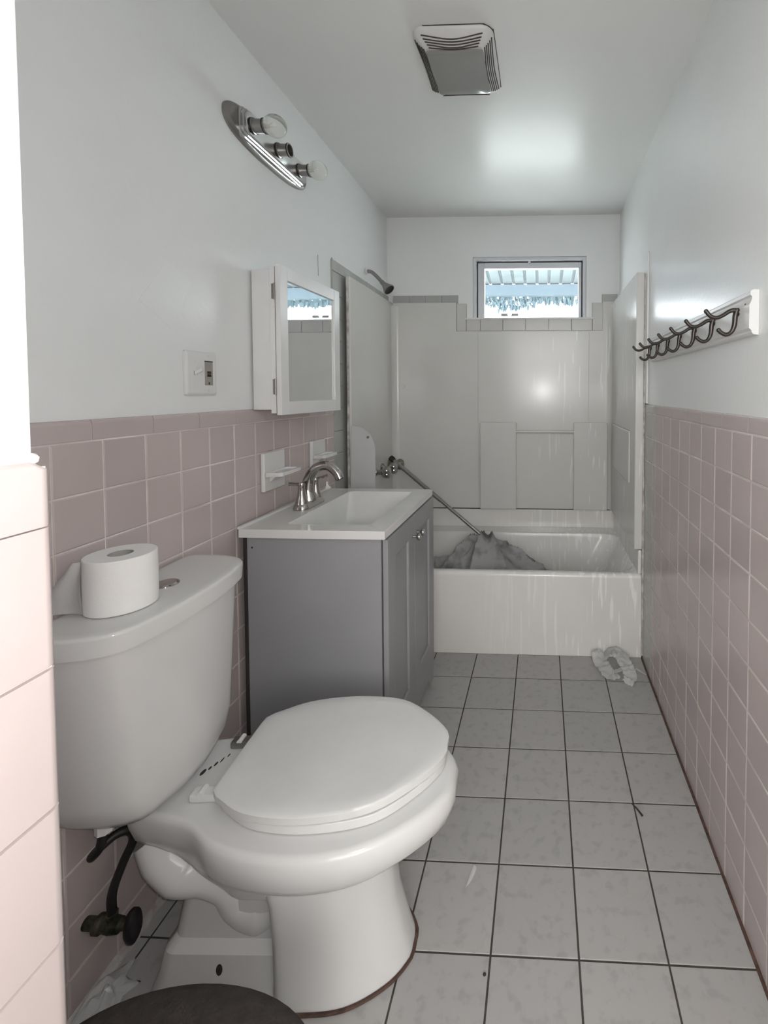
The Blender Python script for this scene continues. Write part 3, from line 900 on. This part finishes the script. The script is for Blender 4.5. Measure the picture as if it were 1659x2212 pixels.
for i, yy in enumerate((-0.160, -0.010, 0.140)):
    s = empty('socket', (0.040, yy, -0.002)); s.parent = lb
    bm = B(); lathe(bm, [(0.0, 0.0), (0.025, 0.0), (0.025, 0.003), (0.0215, 0.005), (0.0215, 0.036), (0.0235, 0.038), (0.0235, 0.042), (0.0195, 0.042), (0.018, 0.012), (0.0, 0.012)], 24, AXX, False, False)
    obj('cup', bm, NICKEL, s, smooth=40)
    bm = B(); lathe(bm, [(0.0255, 0.0), (0.0255, 0.004)], 24, AXX, False, False)
    obj('base_ring', bm, BLACK, s)
    bm = B(); lathe(bm, [(0.0240, 0.0365), (0.0242, 0.040)], 24, AXX, False, False)
    obj('lip_ring', bm, BLACK, s)
    if i != 1:
        bm = B()
        pr = [(0.0, 0.030), (0.012, 0.030), (0.013, 0.036)]
        for k in range(13):
            a = PI * (0.86 - 0.86 * k / 12)
            pr.append((max(0.0355 * math.sin(a), 0.0001), 0.071 - 0.0355 * math.cos(PI - a) * -1 if False else 0.072 + 0.0355 * math.cos(a)))
        lathe(bm, pr, 28, AXX, False, False)
        obj('bulb', bm, BULB, s, smooth=60)
        bm = B(); tube(bm, [(0.034, 0, 0.0), (0.060, 0, 0.0)], [0.008, 0.004], 10, smooth=False)
        tube(bm, [(0.058, 0, -0.002), (0.072, 0.010, 0.004), (0.072, -0.010, 0.004), (0.058, 0, 0.002)], 0.0007, 5, 4)
        obj('filament_stem', bm, mat('frosted_stem', (0.7, 0.68, 0.62), 0.5), s, smooth=60)
tag(lb, 'three-socket vanity light bar with two clear globe bulbs high on the left wall', 'wall light')

# ------------------------------------------------------------------ switch plate
sw = empty('switch_plate', (0, 0, 0))
sw.matrix_world = LW @ Matrix.Translation((-0.0065, 0.204, 1.288))
PW, PH = 0.122, 0.124
bm = B()
loft(bm, [[Vector((d, p.x, p.y)) for p in rrect(k, PW - k, k, PH - k, 0.006, 0, 4)] for d, k in ((0.0, 0.0), (0.006, 0.0), (0.009, 0.004), (0.0098, 0.008))])
obj('cover', bm, WHITE, sw, smooth=30)
tg = empty('toggle', (0.0098, 0.036, 0.062)); tg.parent = sw
boxo('surround', -0.001, 0.0012, -0.006, 0.006, -0.013, 0.013, WHITE, tg)
bm = B(); box(bm, 0.0, 0.020, -0.0042, 0.0042, -0.005, 0.005, 0.0012)
for v in bm.verts:
    v.co.z += v.co.x * 0.55
obj('lever', bm, WHITE, tg, smooth=40)
boxo('slot', 0.0094, 0.0102, 0.0275, 0.0285, 0.056, 0.068, MOULD, sw)
gf = empty('outlet', (0.0098, 0.086, 0.062)); gf.parent = sw
boxo('face', -0.003, 0.0008, -0.0165, 0.0165, -0.034, 0.034, BIEGE, gf, 0.0006)
boxo('top_gap', 0.0, 0.0012, -0.0165, 0.0165, 0.034, 0.0365, MOULD, gf)
boxo('test_button', 0.0006, 0.003, -0.007, 0.007, -0.001, 0.007, REDB, gf, 0.0006)
boxo('reset_button', 0.0006, 0.0028, -0.007, 0.007, -0.009, -0.002, BLACK, gf, 0.0006)
boxo('ground_slot', 0.0006, 0.0012, -0.0022, 0.0022, -0.032, -0.025, MOULD, gf)
for yy, zz in ((0.036, 0.093), (0.036, 0.031), (0.086, 0.112), (0.086, 0.013)):
    bm = B(); lathe(bm, [(0.0, 0.0), (0.0032, 0.0), (0.0028, 0.0012), (0.0, 0.0016)], 10, Matrix.Translation((0.0098, yy, zz)) @ AXX, False, False)
    obj('screw', bm, WHITE, sw, smooth=50)
tag(sw, 'white two-gang switch plate with toggle and tan outlet above the pink tiles', 'switch plate')

# ------------------------------------------------------------------ ceiling vent fan
vf = empty('ceiling_vent', (-0.288, 1.605, CH - 0.0005))
bm = B()
HX, HY = 0.130, 0.158
def vr(s, z, r):
    return rrect(-HX * s, HX * s, -HY * s, HY * s, r, z, 6)
loft(bm, [vr(1.0, 0, 0.04), vr(1.0, -0.004, 0.04), vr(0.97, -0.012, 0.038), vr(0.86, -0.026, 0.03), vr(0.745, -0.034, 0.02), vr(0.73, -0.036, 0.018)])
obj('grille', bm, VENTW, vf, smooth=40)
bm = B()
loft(bm, [rrect(-0.094, 0.094, -0.104, 0.112, 0.012, -0.030, 5), rrect(-0.094, 0.094, -0.104, 0.112, 0.012, -0.040, 5), rrect(-0.086, 0.086, -0.096, 0.104, 0.012, -0.044, 5), rrect(-0.05, 0.05, -0.06, 0.065, 0.012, -0.0465, 5)])
obj('light_lens', bm, LENS, vf, smooth=40)
def vsurf(x, yy):
    s_ = max(abs(x) / HX, abs(yy) / HY)
    kk = [(0.0, -0.036), (0.73, -0.036), (0.745, -0.034), (0.86, -0.026), (0.97, -0.012), (1.0, -0.004), (1.2, -0.004)]
    for (a, za), (b, zb_) in zip(kk[:-1], kk[1:]):
        if a <= s_ <= b:
            return za + (zb_ - za) * (s_ - a) / (b - a)
    return 0
def slot(pts):
    pts = catmull(pts, 6)
    pts = [Vector((p.x, p.y, vsurf(p.x, p.y) - 0.0012)) for p in pts]
    bm = B()
    n = len(pts)
    for (a, b) in zip(pts[:-1], pts[1:]):
        pass
    tube(bm, pts, 0.0020, 6, smooth=False)
    return obj('louvre_slot', bm, DUST, vf)
for k in range(5):
    t = k / 4
    # near (low y) side slots, bowed
    w0 = 0.098 - 0.018 * t
    yb_ = -0.140 + 0.030 * t
    zz = -0.0195 - 0.013 * t
    slot([(-w0, yb_ - 0.006, zz + 0.002), (0, yb_ + 0.004, zz - 0.002), (w0, yb_ - 0.006, zz + 0.002)])
    w1 = 0.122 - 0.016 * t
    xb = 0.1215 - 0.024 * t
    zz2 = -0.0165 - 0.0155 * t
    for s in (-1, 1):
        slot([(s * (xb + 0.002), -w1, zz2 + 0.002), (s * (xb - 0.003), 0, zz2 - 0.002), (s * (xb + 0.002), w1, zz2 + 0.002)])
slot([(-0.088, 0.138, -0.022), (0, 0.130, -0.026), (0.088, 0.138, -0.022)])
slot([(-0.080, 0.122, -0.031), (0, 0.118, -0.034), (0.080, 0.122, -0.031)])
bm = B()
ring = vr(1.005, -0.0006, 0.041)
tube(bm, ring[20:] + ring[:2], 0.0016, 5, 2)
tube(bm, [Vector((-HX * 1.004, -HY * 0.7, -0.0006)), Vector((-HX * 1.004, HY * 0.9, -0.0006))], 0.0008, 5, smooth=False)
obj('dirt_line', bm, DUST, vf)
tag(vf, 'dusty white square exhaust fan with grey light lens on the ceiling', 'ceiling vent')

# ------------------------------------------------------------------ coat hook rail on right wall
hr = empty('coat_rack', (0.4975, 1.075, 1.43))
bm = B()
prof = [(0.0, 0.0), (-0.012, 0.002), (-0.016, 0.006), (-0.016, 0.010), (-0.022, 0.016), (-0.022, 0.070), (-0.019, 0.075), (-0.016, 0.084), (-0.016, 0.088), (-0.020, 0.092), (-0.020, 0.100), (-0.014, 0.104), (0.0, 0.104)]
loft(bm, [[Vector((a, 0.0, b)) for a, b in prof], [Vector((a, 0.985, b)) for a, b in prof]])
obj('board', bm, WHITE, hr, smooth=30)
hook_parts = None
ys = (0.060, 0.215, 0.365, 0.515, 0.660, 0.810, 0.945)
meshes = []
bm = B(); lathe(bm, [(0.0, 0.0), (0.0105, 0.0), (0.010, 0.002), (0.006, 0.004), (0.0, 0.0045)], 14, Matrix.Rotation(-PI / 2, 4, 'Y'), False, False)
tube(bm, [(-0.003, 0, 0.006), (-0.007, 0, -0.010), (-0.009, 0, -0.032), (-0.016, 0, -0.048), (-0.028, 0, -0.054), (-0.040, 0, -0.049), (-0.046, 0, -0.043)], [0.0066, 0.0066, 0.006, 0.0052, 0.005, 0.005, 0.0052], 10, 5)
tube(bm, [(-0.003, 0, 0.004), (-0.018, 0, 0.004), (-0.036, 0, -0.007), (-0.052, 0, -0.013), (-0.066, 0, -0.009), (-0.077, 0, 0.003)], [0.0062, 0.0052, 0.0048, 0.005, 0.005, 0.0052], 10, 5)
bmesh.ops.create_icosphere(bm, subdivisions=2, radius=0.0056, matrix=Matrix.Translation((-0.077, 0, 0.003)))
bmesh.ops.create_icosphere(bm, subdivisions=2, radius=0.0056, matrix=Matrix.Translation((-0.046, 0, -0.043)))
h0 = obj('hook', bm, BRONZE, hr, smooth=60, loc=(-0.022, ys[0], 0.062))
for yy in ys[1:]:
    c = h0.copy(); COL.objects.link(c); c.parent = hr; c.location = (-0.022, yy, 0.062)
bm = B(); lathe(bm, [(0.0, 0.0), (0.0035, 0.0), (0.003, 0.0015), (0.0, 0.002)], 10, Matrix.Translation((-0.0185, 0.028, 0.074)) @ Matrix.Rotation(-PI / 2, 4, 'Y'), False, False)
obj('screw', bm, BRONZE, hr)
tag(hr, 'white moulded rail with seven dark double coat hooks on the right wall', 'coat rack')

# ------------------------------------------------------------------ toilet
to = empty('toilet', (-0.962, 0.992, 0), 0.035)
NP = 64
def sym(ctrl, z, n=NP):
    """closed ring from half-outline control points (x, y>=0) from back to front, mirrored"""
    path = catmull([Vector((a, b, 0)) for a, b in ctrl], 10)
    # resample by arc length
    Ls = [0]
    for a, b in zip(path[:-1], path[1:]):
        Ls.append(Ls[-1] + (b - a).length)
    half = n // 2
    pts = []
    for k in range(half + 1):
        t = Ls[-1] * k / half
        i = 0
        while i < len(Ls) - 2 and Ls[i + 1] < t:
            i += 1
        f = (t - Ls[i]) / max(Ls[i + 1] - Ls[i], 1e-9)
        pts.append(path[i].lerp(path[i + 1], min(max(f, 0), 1)))
    ring = [Vector((p.x, max(p.y, 0.0), z)) for p in pts]
    ring += [Vector((p.x, -max(p.y, 0.0), z)) for p in reversed(pts[1:-1])]
    return ring
def bowl_ring(z, back, bw, fl, hw, front, xm=0.46):
    return sym([(back, 0.0), (back, bw * 0.5), (back + 0.004, bw * 0.93), (back + 0.05, bw), (0.23 if back < 0.2 else back + 0.07, fl), (0.32, (fl + hw) / 2 + 0.012), (xm, hw), (xm + (front - xm) * 0.45, hw * 0.90), (xm + (front - xm) * 0.80, hw * 0.58), (front - 0.004, hw * 0.24), (front, 0.0)], z)
bm = B()
rings = [
    bowl_ring(0.230, 0.225, 0.070, 0.085, 0.105, 0.600),
    bowl_ring(0.265, 0.200, 0.080, 0.100, 0.125, 0.640),
    bowl_ring(0.300, 0.150, 0.088, 0.110, 0.158, 0.695),
    bowl_ring(0.325, 0.110, 0.094, 0.118, 0.183, 0.735),
    bowl_ring(0.345, 0.080, 0.100, 0.124, 0.195, 0.756),
    bowl_ring(0.375, 0.070, 0.104, 0.128, 0.201, 0.766),
    bowl_ring(0.398, 0.068, 0.106, 0.128, 0.200, 0.765),
    bowl_ring(0.408, 0.074, 0.102, 0.123, 0.193, 0.757),
    bowl_ring(0.411, 0.085, 0.095, 0.115, 0.183, 0.745)]
loft(bm, rings)
bowl = obj('bowl', bm, PORC, to, smooth=50)
# front pedestal column
bm = B()
def ped(z, xb, hw, front):
    return sym([(xb, 0.0), (xb, hw * 0.6), (xb + 0.004, hw * 0.97), (xb + 0.05, hw), (xb + (front - xb) * 0.55, hw * 0.93), (xb + (front - xb) * 0.84, hw * 0.62), (front - 0.004, hw * 0.25), (front, 0.0)], z)
loft(bm, [ped(0.0, 0.395, 0.124, 0.664), ped(0.012, 0.395, 0.125, 0.663), ped(0.06, 0.395, 0.121, 0.648), ped(0.14, 0.392, 0.117, 0.628), ped(0.22, 0.385, 0.116, 0.622), ped(0.28, 0.375, 0.124, 0.640)])
obj('pedestal', bm, PORC, to, smooth=50)
# rear foot and trapway
bm = B()
def foot(z, xb, xf, hw, r):
    return rrect(xb, xf, -hw, hw, r, z, 6)
loft(bm, [foot(0.0, 0.120, 0.43, 0.114, 0.035), foot(0.012, 0.118, 0.43, 0.114, 0.035), foot(0.05, 0.132, 0.43, 0.106, 0.035), foot(0.095, 0.142, 0.43, 0.098, 0.03), foot(0.108, 0.152, 0.43, 0.078, 0.03), foot(0.20, 0.165, 0.43, 0.064, 0.03), foot(0.33, 0.10, 0.43, 0.072, 0.03)])
obj('foot', bm, PORC, to, smooth=45)
bm = B()
tube(bm, [(0.105, 0, 0.325), (0.135, 0, 0.285), (0.175, 0, 0.245), (0.225, 0, 0.225), (0.262, 0, 0.190), (0.285, 0, 0.145), (0.335, 0, 0.130), (0.385, 0, 0.150)], [0.060, 0.068, 0.068, 0.058, 0.050, 0.048, 0.052, 0.045], 24, 6)
for v in bm.verts:
    v.co.y *= 1.62
obj('trapway', bm, PORC, to, smooth=70)
bm = B()
bmesh.ops.create_uvsphere(bm, u_segments=32, v_segments=18, radius=1.0)
for v in bm.verts:
    v.co = Vector((0.375 + v.co.x * 0.105, v.co.y * 0.113, 0.300 + v.co.z * 0.085))
obj('sump', bm, PORC, to, smooth=80)
bm = B(); lathe(bm, [(0.0, 0.0), (0.010, 0.0), (0.010, 0.0012), (0.0, 0.002)], 16, Matrix.Translation((0.275, -0.1015, 0.066)) @ Matrix.Rotation(PI / 2 - 0.17, 4, 'X') @ Matrix.Diagonal((1.5, 2.3, 1, 1)), False, False)
obj('bolt_hole', bm, MOULD, to)
# stained seal line on the floor round the pedestal
bm = B()
arc = ped(0.0025, 0.395, 0.127, 0.667)
tube(bm, [Vector((p.x, p.y, 0.0025)) for p in arc[6:NP - 5]], 0.0042, 6, 1)
obj('floor_seal', bm, RUST, to)

# tank
tank = empty('tank', (0, 0, 0)); tank.parent = to
def tk(z, x0, front, hw, rf=0.6):
    return sym([(x0, 0.0), (x0, hw * 0.6), (x0 + 0.004, hw * 0.96), (x0 + 0.03, hw), (x0 + (front - x0) * 0.55, hw * 0.975), (x0 + (front - x0) * 0.84, hw * 0.84), (front - 0.010, hw * 0.55), (front, hw * 0.2), (front + 0.001, 0.0)], z)
bm = B()
YO = -0.022
rings = [tk(0.425, 0.028, 0.160, 0.110), tk(0.432, 0.020, 0.176, 0.138), tk(0.455, 0.014, 0.184, 0.158), tk(0.50, 0.012, 0.187, 0.176), tk(0.60, 0.012, 0.188, 0.187), tk(0.72, 0.012, 0.190, 0.197), tk(0.815, 0.012, 0.192, 0.204)]
for r in rings:
    for p in r:
        p.y += YO
loft(bm, rings)
obj('tank_body', bm, PORC, tank, smooth=50)
bm = B()
rings = [tk(0.812, 0.006, 0.200, 0.212), tk(0.814, 0.005, 0.206, 0.217), tk(0.847, 0.004, 0.208, 0.219), tk(0.8525, 0.006, 0.206, 0.217), tk(0.8550, 0.010, 0.202, 0.213), tk(0.8556, 0.02, 0.19, 0.20)]
for r in rings:
    for p in r:
        p.y += YO
loft(bm, rings)
obj('tank_lid', bm, PORC, tank, smooth=50)
bm = B(); lathe(bm, [(0.0, 0.0), (0.027, 0.0), (0.027, 0.002), (0.024, 0.0035), (0.0225, 0.002), (0.021, 0.0035), (0.0, 0.0045)], 28, Matrix.Translation((0.098, 0.0, 0.8556)), False, False)
obj('flush_button', bm, CHROME, tank, smooth=40)
bm = B(); lathe(bm, [(0.0, 0.0), (0.016, 0.0), (0.016, 0.03), (0.0, 0.03)], 8, Matrix.Translation((0.07, -0.135, 0.405)), False, False)
obj('inlet_nut', bm, WHITE, tank)

# seat, lid and hinges
st = empty('seat', (0.24, 0.022, 0), 0.05); st.parent = to
def egg(z, x0, bw, hw, front):
    return sym([(x0, 0.0), (x0, bw * 0.6), (x0 + 0.003, bw * 0.95), (x0 + 0.030, bw * 1.13), (x0 + 0.10, hw * 0.92), (x0 + 0.215, hw), (x0 + 0.30 + (front - x0 - 0.30) * 0.22, hw * 0.90), (x0 + 0.30 + (front - x0 - 0.30) * 0.68, hw * 0.58), (front - 0.004, hw * 0.22), (front, 0.0)], z)
bm = B()
loft(bm, [egg(0.4125, 0.030, 0.112, 0.178, 0.490), egg(0.4130, 0.026, 0.116, 0.182, 0.495), egg(0.428, 0.026, 0.116, 0.182, 0.495), egg(0.431, 0.030, 0.112, 0.178, 0.490)])
obj('ring', bm, SEAT, st, smooth=50)
bm = B()
loft(bm, [egg(0.4325, 0.016, 0.112, 0.178, 0.492), egg(0.4335, 0.012, 0.117, 0.183, 0.498), egg(0.447, 0.012, 0.117, 0.183, 0.498), egg(0.4515, 0.018, 0.110, 0.176, 0.489), egg(0.4525, 0.04, 0.09, 0.15, 0.46)])
obj('lid', bm, SEAT, st, smooth=50)
for s in (-1, 1):
    h = empty('hinge', (0.008, s * 0.074 - 0.014, 0.4115)); h.parent = st
    bm = B(); box(bm, -0.052, 0.008, -0.013, 0.013, 0.0, 0.017, 0.004)
    obj('block', bm, NICKEL if s > 0 else SEAT, h, smooth=40)
    bm = B(); tube(bm, [(-0.030, -0.012, 0.0165), (-0.030, 0.012, 0.0165)], 0.006, 12, smooth=False)
    obj('pin', bm, SEAT, h, smooth=60)
# dark stain marks on the deck
bm = B()
for (px, py, a, b) in ((0.175, 0.00, 0.007, 0.005), (0.183, 0.012, 0.004, 0.003), (0.189, 0.024, 0.005, 0.003), (0.196, 0.036, 0.006, 0.002), (0.203, 0.050, 0.004, 0.002)):
    bmesh.ops.create_circle(bm, cap_ends=True, segments=12, radius=1.0, matrix=Matrix.Translation((px, py, 0.4116)) @ Matrix.Diagonal((b * 0.9, a * 1.4, 1, 1)))
obj('grime_mark', bm, MOULD, to)
tag(to, 'white two-piece toilet with closed lid against the pink tiled wall', 'toilet')

# toilet roll on the tank
tr = empty('toilet_roll', (-0.868, 0.892, 0.8572))
bm = B()
R0, R1, TH_ = 0.060, 0.021, 0.108
lathe(bm, [(R1, 0.0), (R0 - 0.001, 0.0), (R0, 0.002), (R0 + 0.0005, 0.05), (R0, TH_ - 0.002), (R0 - 0.0015, TH_), (R1, TH_ - 0.0005)], 48, None, False, False)
obj('paper', bm, PAPER, tr, smooth=40)
bm = B(); lathe(bm, [(R1 + 0.0004, 0.0), (R1 + 0.0004, TH_ - 0.0008), (R1 - 0.0012, TH_ - 0.0006), (R1 - 0.0012, 0.0)], 32, None, False, False)
obj('core', bm, CARD, tr, smooth=60)
# loose end fanning out towards the wall
bm = B()
g = []
for i in range(13):
    t = i / 12
    row = []
    for j in range(9):
        s = j / 8
        ax, ay = -0.030 - 0.028 * t, -0.052 + 0.008 * t
        L_ = 0.062 * (1 - s) ** 1.0 * t
        x = ax - L_ - 0.004 * math.sin(3 * s + t)
        yy = ay - 0.012 * t * (1 - s) + 0.005 * math.sin(6 * t)
        zz = 0.003 + (TH_ - 0.006) * s
        row.append(bm.verts.new((x, yy, zz)))
    g.append(row)
for i in range(12):
    for j in range(8):
        bm.faces.new((g[i][j], g[i + 1][j], g[i + 1][j + 1], g[i][j + 1]))
bmesh.ops.solidify(bm, geom=bm.faces[:], thickness=0.0008)
obj('loose_sheet', bm, PAPER, tr, smooth=70)
tag(tr, 'white roll of toilet paper standing upright on the toilet tank', 'toilet paper')

# ------------------------------------------------------------------ water supply valve and hose
sv = empty('supply_valve', (-0.968, 0.888, 0.170))
bm = B(); tube(bm, [(0.002, 0, 0), (0.040, 0, 0)], 0.012, 12, smooth=False)
obj('stub_pipe', bm, DIRTYB, sv, smooth=60)
bm = B(); lathe(bm, [(0.0, 0.030), (0.018, 0.030), (0.018, 0.040), (0.014, 0.043), (0.016, 0.060), (0.014, 0.080), (0.009, 0.084), (0.008, 0.104), (0.0, 0.104)], 16, AXX, False, False)
obj('valve_body', bm, DIRTYB, sv, smooth=40)
bm = B(); lathe(bm, [(0.0, 0.0), (0.010, 0.0), (0.011, 0.012), (0.0, 0.014)], 14, Matrix.Translation((0.062, 0, 0.014)), False, False)
obj('compression_nut', bm, DIRTYB, sv, smooth=40)
bm = B(); lathe(bm, [(0.0, 0.100), (0.022, 0.100), (0.025, 0.104), (0.025, 0.111), (0.020, 0.115), (0.0, 0.115)], 20, AXX @ Matrix.Diagonal((1.45, 0.75, 1, 1)), False, False)
obj('oval_handle', bm, BLACK, sv, smooth=40)
bm = B(); tube(bm, [(0.062, 0, 0.020), (0.064, 0, 0.07), (0.075, 0.014, 0.12), (0.088, 0.026, 0.160), (0.086, 0.022, 0.186), (0.072, 0.004, 0.194), (0.058, -0.022, 0.186), (0.060, -0.036, 0.186), (0.076, -0.034, 0.206), (0.079, -0.028, 0.238)], 0.0085, 12, 8)
obj('hose', bm, BLACK, sv, smooth=70)
tag(sv, 'corroded shutoff valve with black hose under the toilet tank', 'water valve')

# ------------------------------------------------------------------ oval waste bin cut off by the frame
wbn = empty('waste_bin', (-0.538, 0.600, 0))
def oval(a, b, z, n=48):
    return [Vector((a * math.cos(2 * PI * k / n), b * math.sin(2 * PI * k / n), z)) for k in range(n)]
bm = B(); loft(bm, [oval(0.155, 0.070, 0.0), oval(0.16, 0.075, 0.006), oval(0.185, 0.092, 0.255), oval(0.188, 0.094, 0.262)])
obj('body', bm, BROWN, wbn, smooth=40)
bm = B(); loft(bm, [oval(0.200, 0.100, 0.255), oval(0.216, 0.110, 0.262), oval(0.220, 0.114, 0.290), oval(0.213, 0.109, 0.304), oval(0.18, 0.090, 0.313), oval(0.10, 0.05, 0.318), oval(0.04, 0.02, 0.319)])
obj('lid', bm, BROWN, wbn, smooth=50)
tag(wbn, 'dark brown oval bin top cut off by the bottom edge, in front of toilet', 'waste bin')

# ------------------------------------------------------------------ litter on the floor
def scrap(name, outline, loc, m, label, cat, amp=0.01, seed=0, group=None, n=10, rz=0.0, thick=0.0012):
    """irregular sheet from an outline, gently curled"""
    bm = B()
    cx = sum(p[0] for p in outline) / len(outline)
    cy = sum(p[1] for p in outline) / len(outline)
    P = catmull([Vector((a, b, 0)) for a, b in outline + outline[:1]], 4)[:-1]
    rings = []
    for k in range(1, n + 1):
        f = k / n
        ring = []
        for p in P:
            x, yy = cx + (p.x - cx) * f, cy + (p.y - cy) * f
            zz = amp * (0.5 + 0.5 * math.sin(x * 48 + seed)) * (0.5 + 0.5 * math.cos(yy * 41 + seed * 2)) + amp * 1.2 * abs(noise.noise(Vector((x * 45, yy * 45, seed)))) * (1.15 - f)
            ring.append(Vector((x, yy, zz + 0.0006)))
        rings.append(ring)
    loft(bm, rings, cap1=False)
    bmesh.ops.solidify(bm, geom=bm.faces[:], thickness=thick)
    zmin = min(v.co.z for v in bm.verts)
    for v in bm.verts:
        v.co.z -= zmin
    o = obj(name, bm, m, None, smooth=60, loc=loc, rot=(0, 0, rz))
    return tag(o, label, cat, group)
# torn tissue near the tub: a ribbon of paper folded back on itself, with holes between
def ribbon(bm, pts, w_, amp, seed):
    P = catmull([Vector(p) for p in pts], 8)
    n = len(P)
    rows = []
    for i, p in enumerate(P):
        t = (P[min(i + 1, n - 1)] - P[max(i - 1, 0)]).normalized()
        s = Vector((-t.y, t.x, 0)).normalized()
        ww = w_[0] + (w_[1] - w_[0]) * i / (n - 1) if not callable(w_) else w_(i / (n - 1))
        rows.append([bm.verts.new(p + s * ww * (k / 6 - 0.5) + Vector((0, 0, amp * abs(noise.noise(Vector((i * 0.35, k * 0.5, seed)))) + 0.001))) for k in range(7)])
    for i in range(n - 1):
        for k in range(6):
            bm.faces.new((rows[i][k], rows[i + 1][k], rows[i + 1][k + 1], rows[i][k + 1]))
bm = B()
ribbon(bm, [(0.262, 2.160, 0.055), (0.272, 2.140, 0.030), (0.292, 2.085, 0.016), (0.318, 2.052, 0.002), (0.350, 2.058, 0.006)], lambda t: 0.055 + 0.018 * math.sin(3 * t), 0.022, 1)
ribbon(bm, [(0.300, 2.155, 0.030), (0.335, 2.150, 0.060), (0.370, 2.125, 0.050), (0.392, 2.070, 0.032), (0.398, 2.020, 0.018), (0.378, 1.995, 0.002)], lambda t: 0.075 - 0.020 * t, 0.022, 2)
ribbon(bm, [(0.330, 2.066, 0.006), (0.365, 2.085, 0.012), (0.385, 2.090, 0.014)], (0.020, 0.03), 0.010, 3)
bmesh.ops.solidify(bm, geom=bm.faces[:], thickness=0.0009)
zmin = min(v.co.z for v in bm.verts)
for v in bm.verts:
    v.co.z += 0.0012 - zmin
ti = obj('crumpled_tissue', bm, PAPER, None, smooth=70)
tag(ti, 'torn white tissue lying on the floor against the tub apron', 'tissue')
bm = B()
ribbon(bm, [(0.438, 2.110, 0.002), (0.450, 2.100, 0.003), (0.466, 2.078, 0.002), (0.480, 2.066, 0.002)], lambda t: 0.020 * (1 - t) ** 2 + 0.007, 0.004, 4)
bmesh.ops.solidify(bm, geom=bm.faces[:], thickness=0.0009)
zmin = min(v.co.z for v in bm.verts)
for v in bm.verts:
    v.co.z += 0.0012 - zmin
tag(obj('tissue_scrap', bm, PAPER, None, smooth=70), 'thin twisted tissue strip on the floor beside the right wall', 'tissue')
scrap('paper_chip', [(-0.012, -0.035), (0.000, -0.02), (0.010, 0.012), (0.002, 0.022), (-0.004, 0.0)], (-0.186, 1.175, 0.0012), PAPER, 'tiny white paper chip on the floor tile right of the toilet', 'paper scrap', 0.003, 2)
scrap('plaster_debris', [(-0.03, -0.07), (0.015, -0.06), (0.045, -0.02), (0.030, 0.02), (0.048, 0.045), (0.010, 0.05), (0.000, 0.085), (-0.018, 0.06), (-0.022, 0.0)], (-0.925, 0.875, 0.0012), PAPER, 'crumpled white paper debris on the floor below the shutoff valve', 'debris', 0.035, 3, thick=0.002)
bm = B(); tube(bm, [(0, 0, 0.003), (0.012, -0.018, 0.004), (0.024, -0.040, 0.003)], [0.0015, 0.0022, 0.003], 8, 4)
o = obj('hair_pin', bm, MOULD, None, smooth=60, loc=(0.285, 1.402, 0.0008)); tag(o, 'small dark stick lying across a floor grout line near the right wall', 'debris')
bm = B(); bmesh.ops.create_icosphere(bm, subdivisions=2, radius=0.0038, matrix=Matrix.Diagonal((1, 1, 0.5, 1)))
o = obj('dirt_crumb', bm, MOULD, None, smooth=60, loc=(-0.125, 0.965, 0.0024)); tag(o, 'tiny dark crumb on the floor tile in front of the toilet', 'debris')
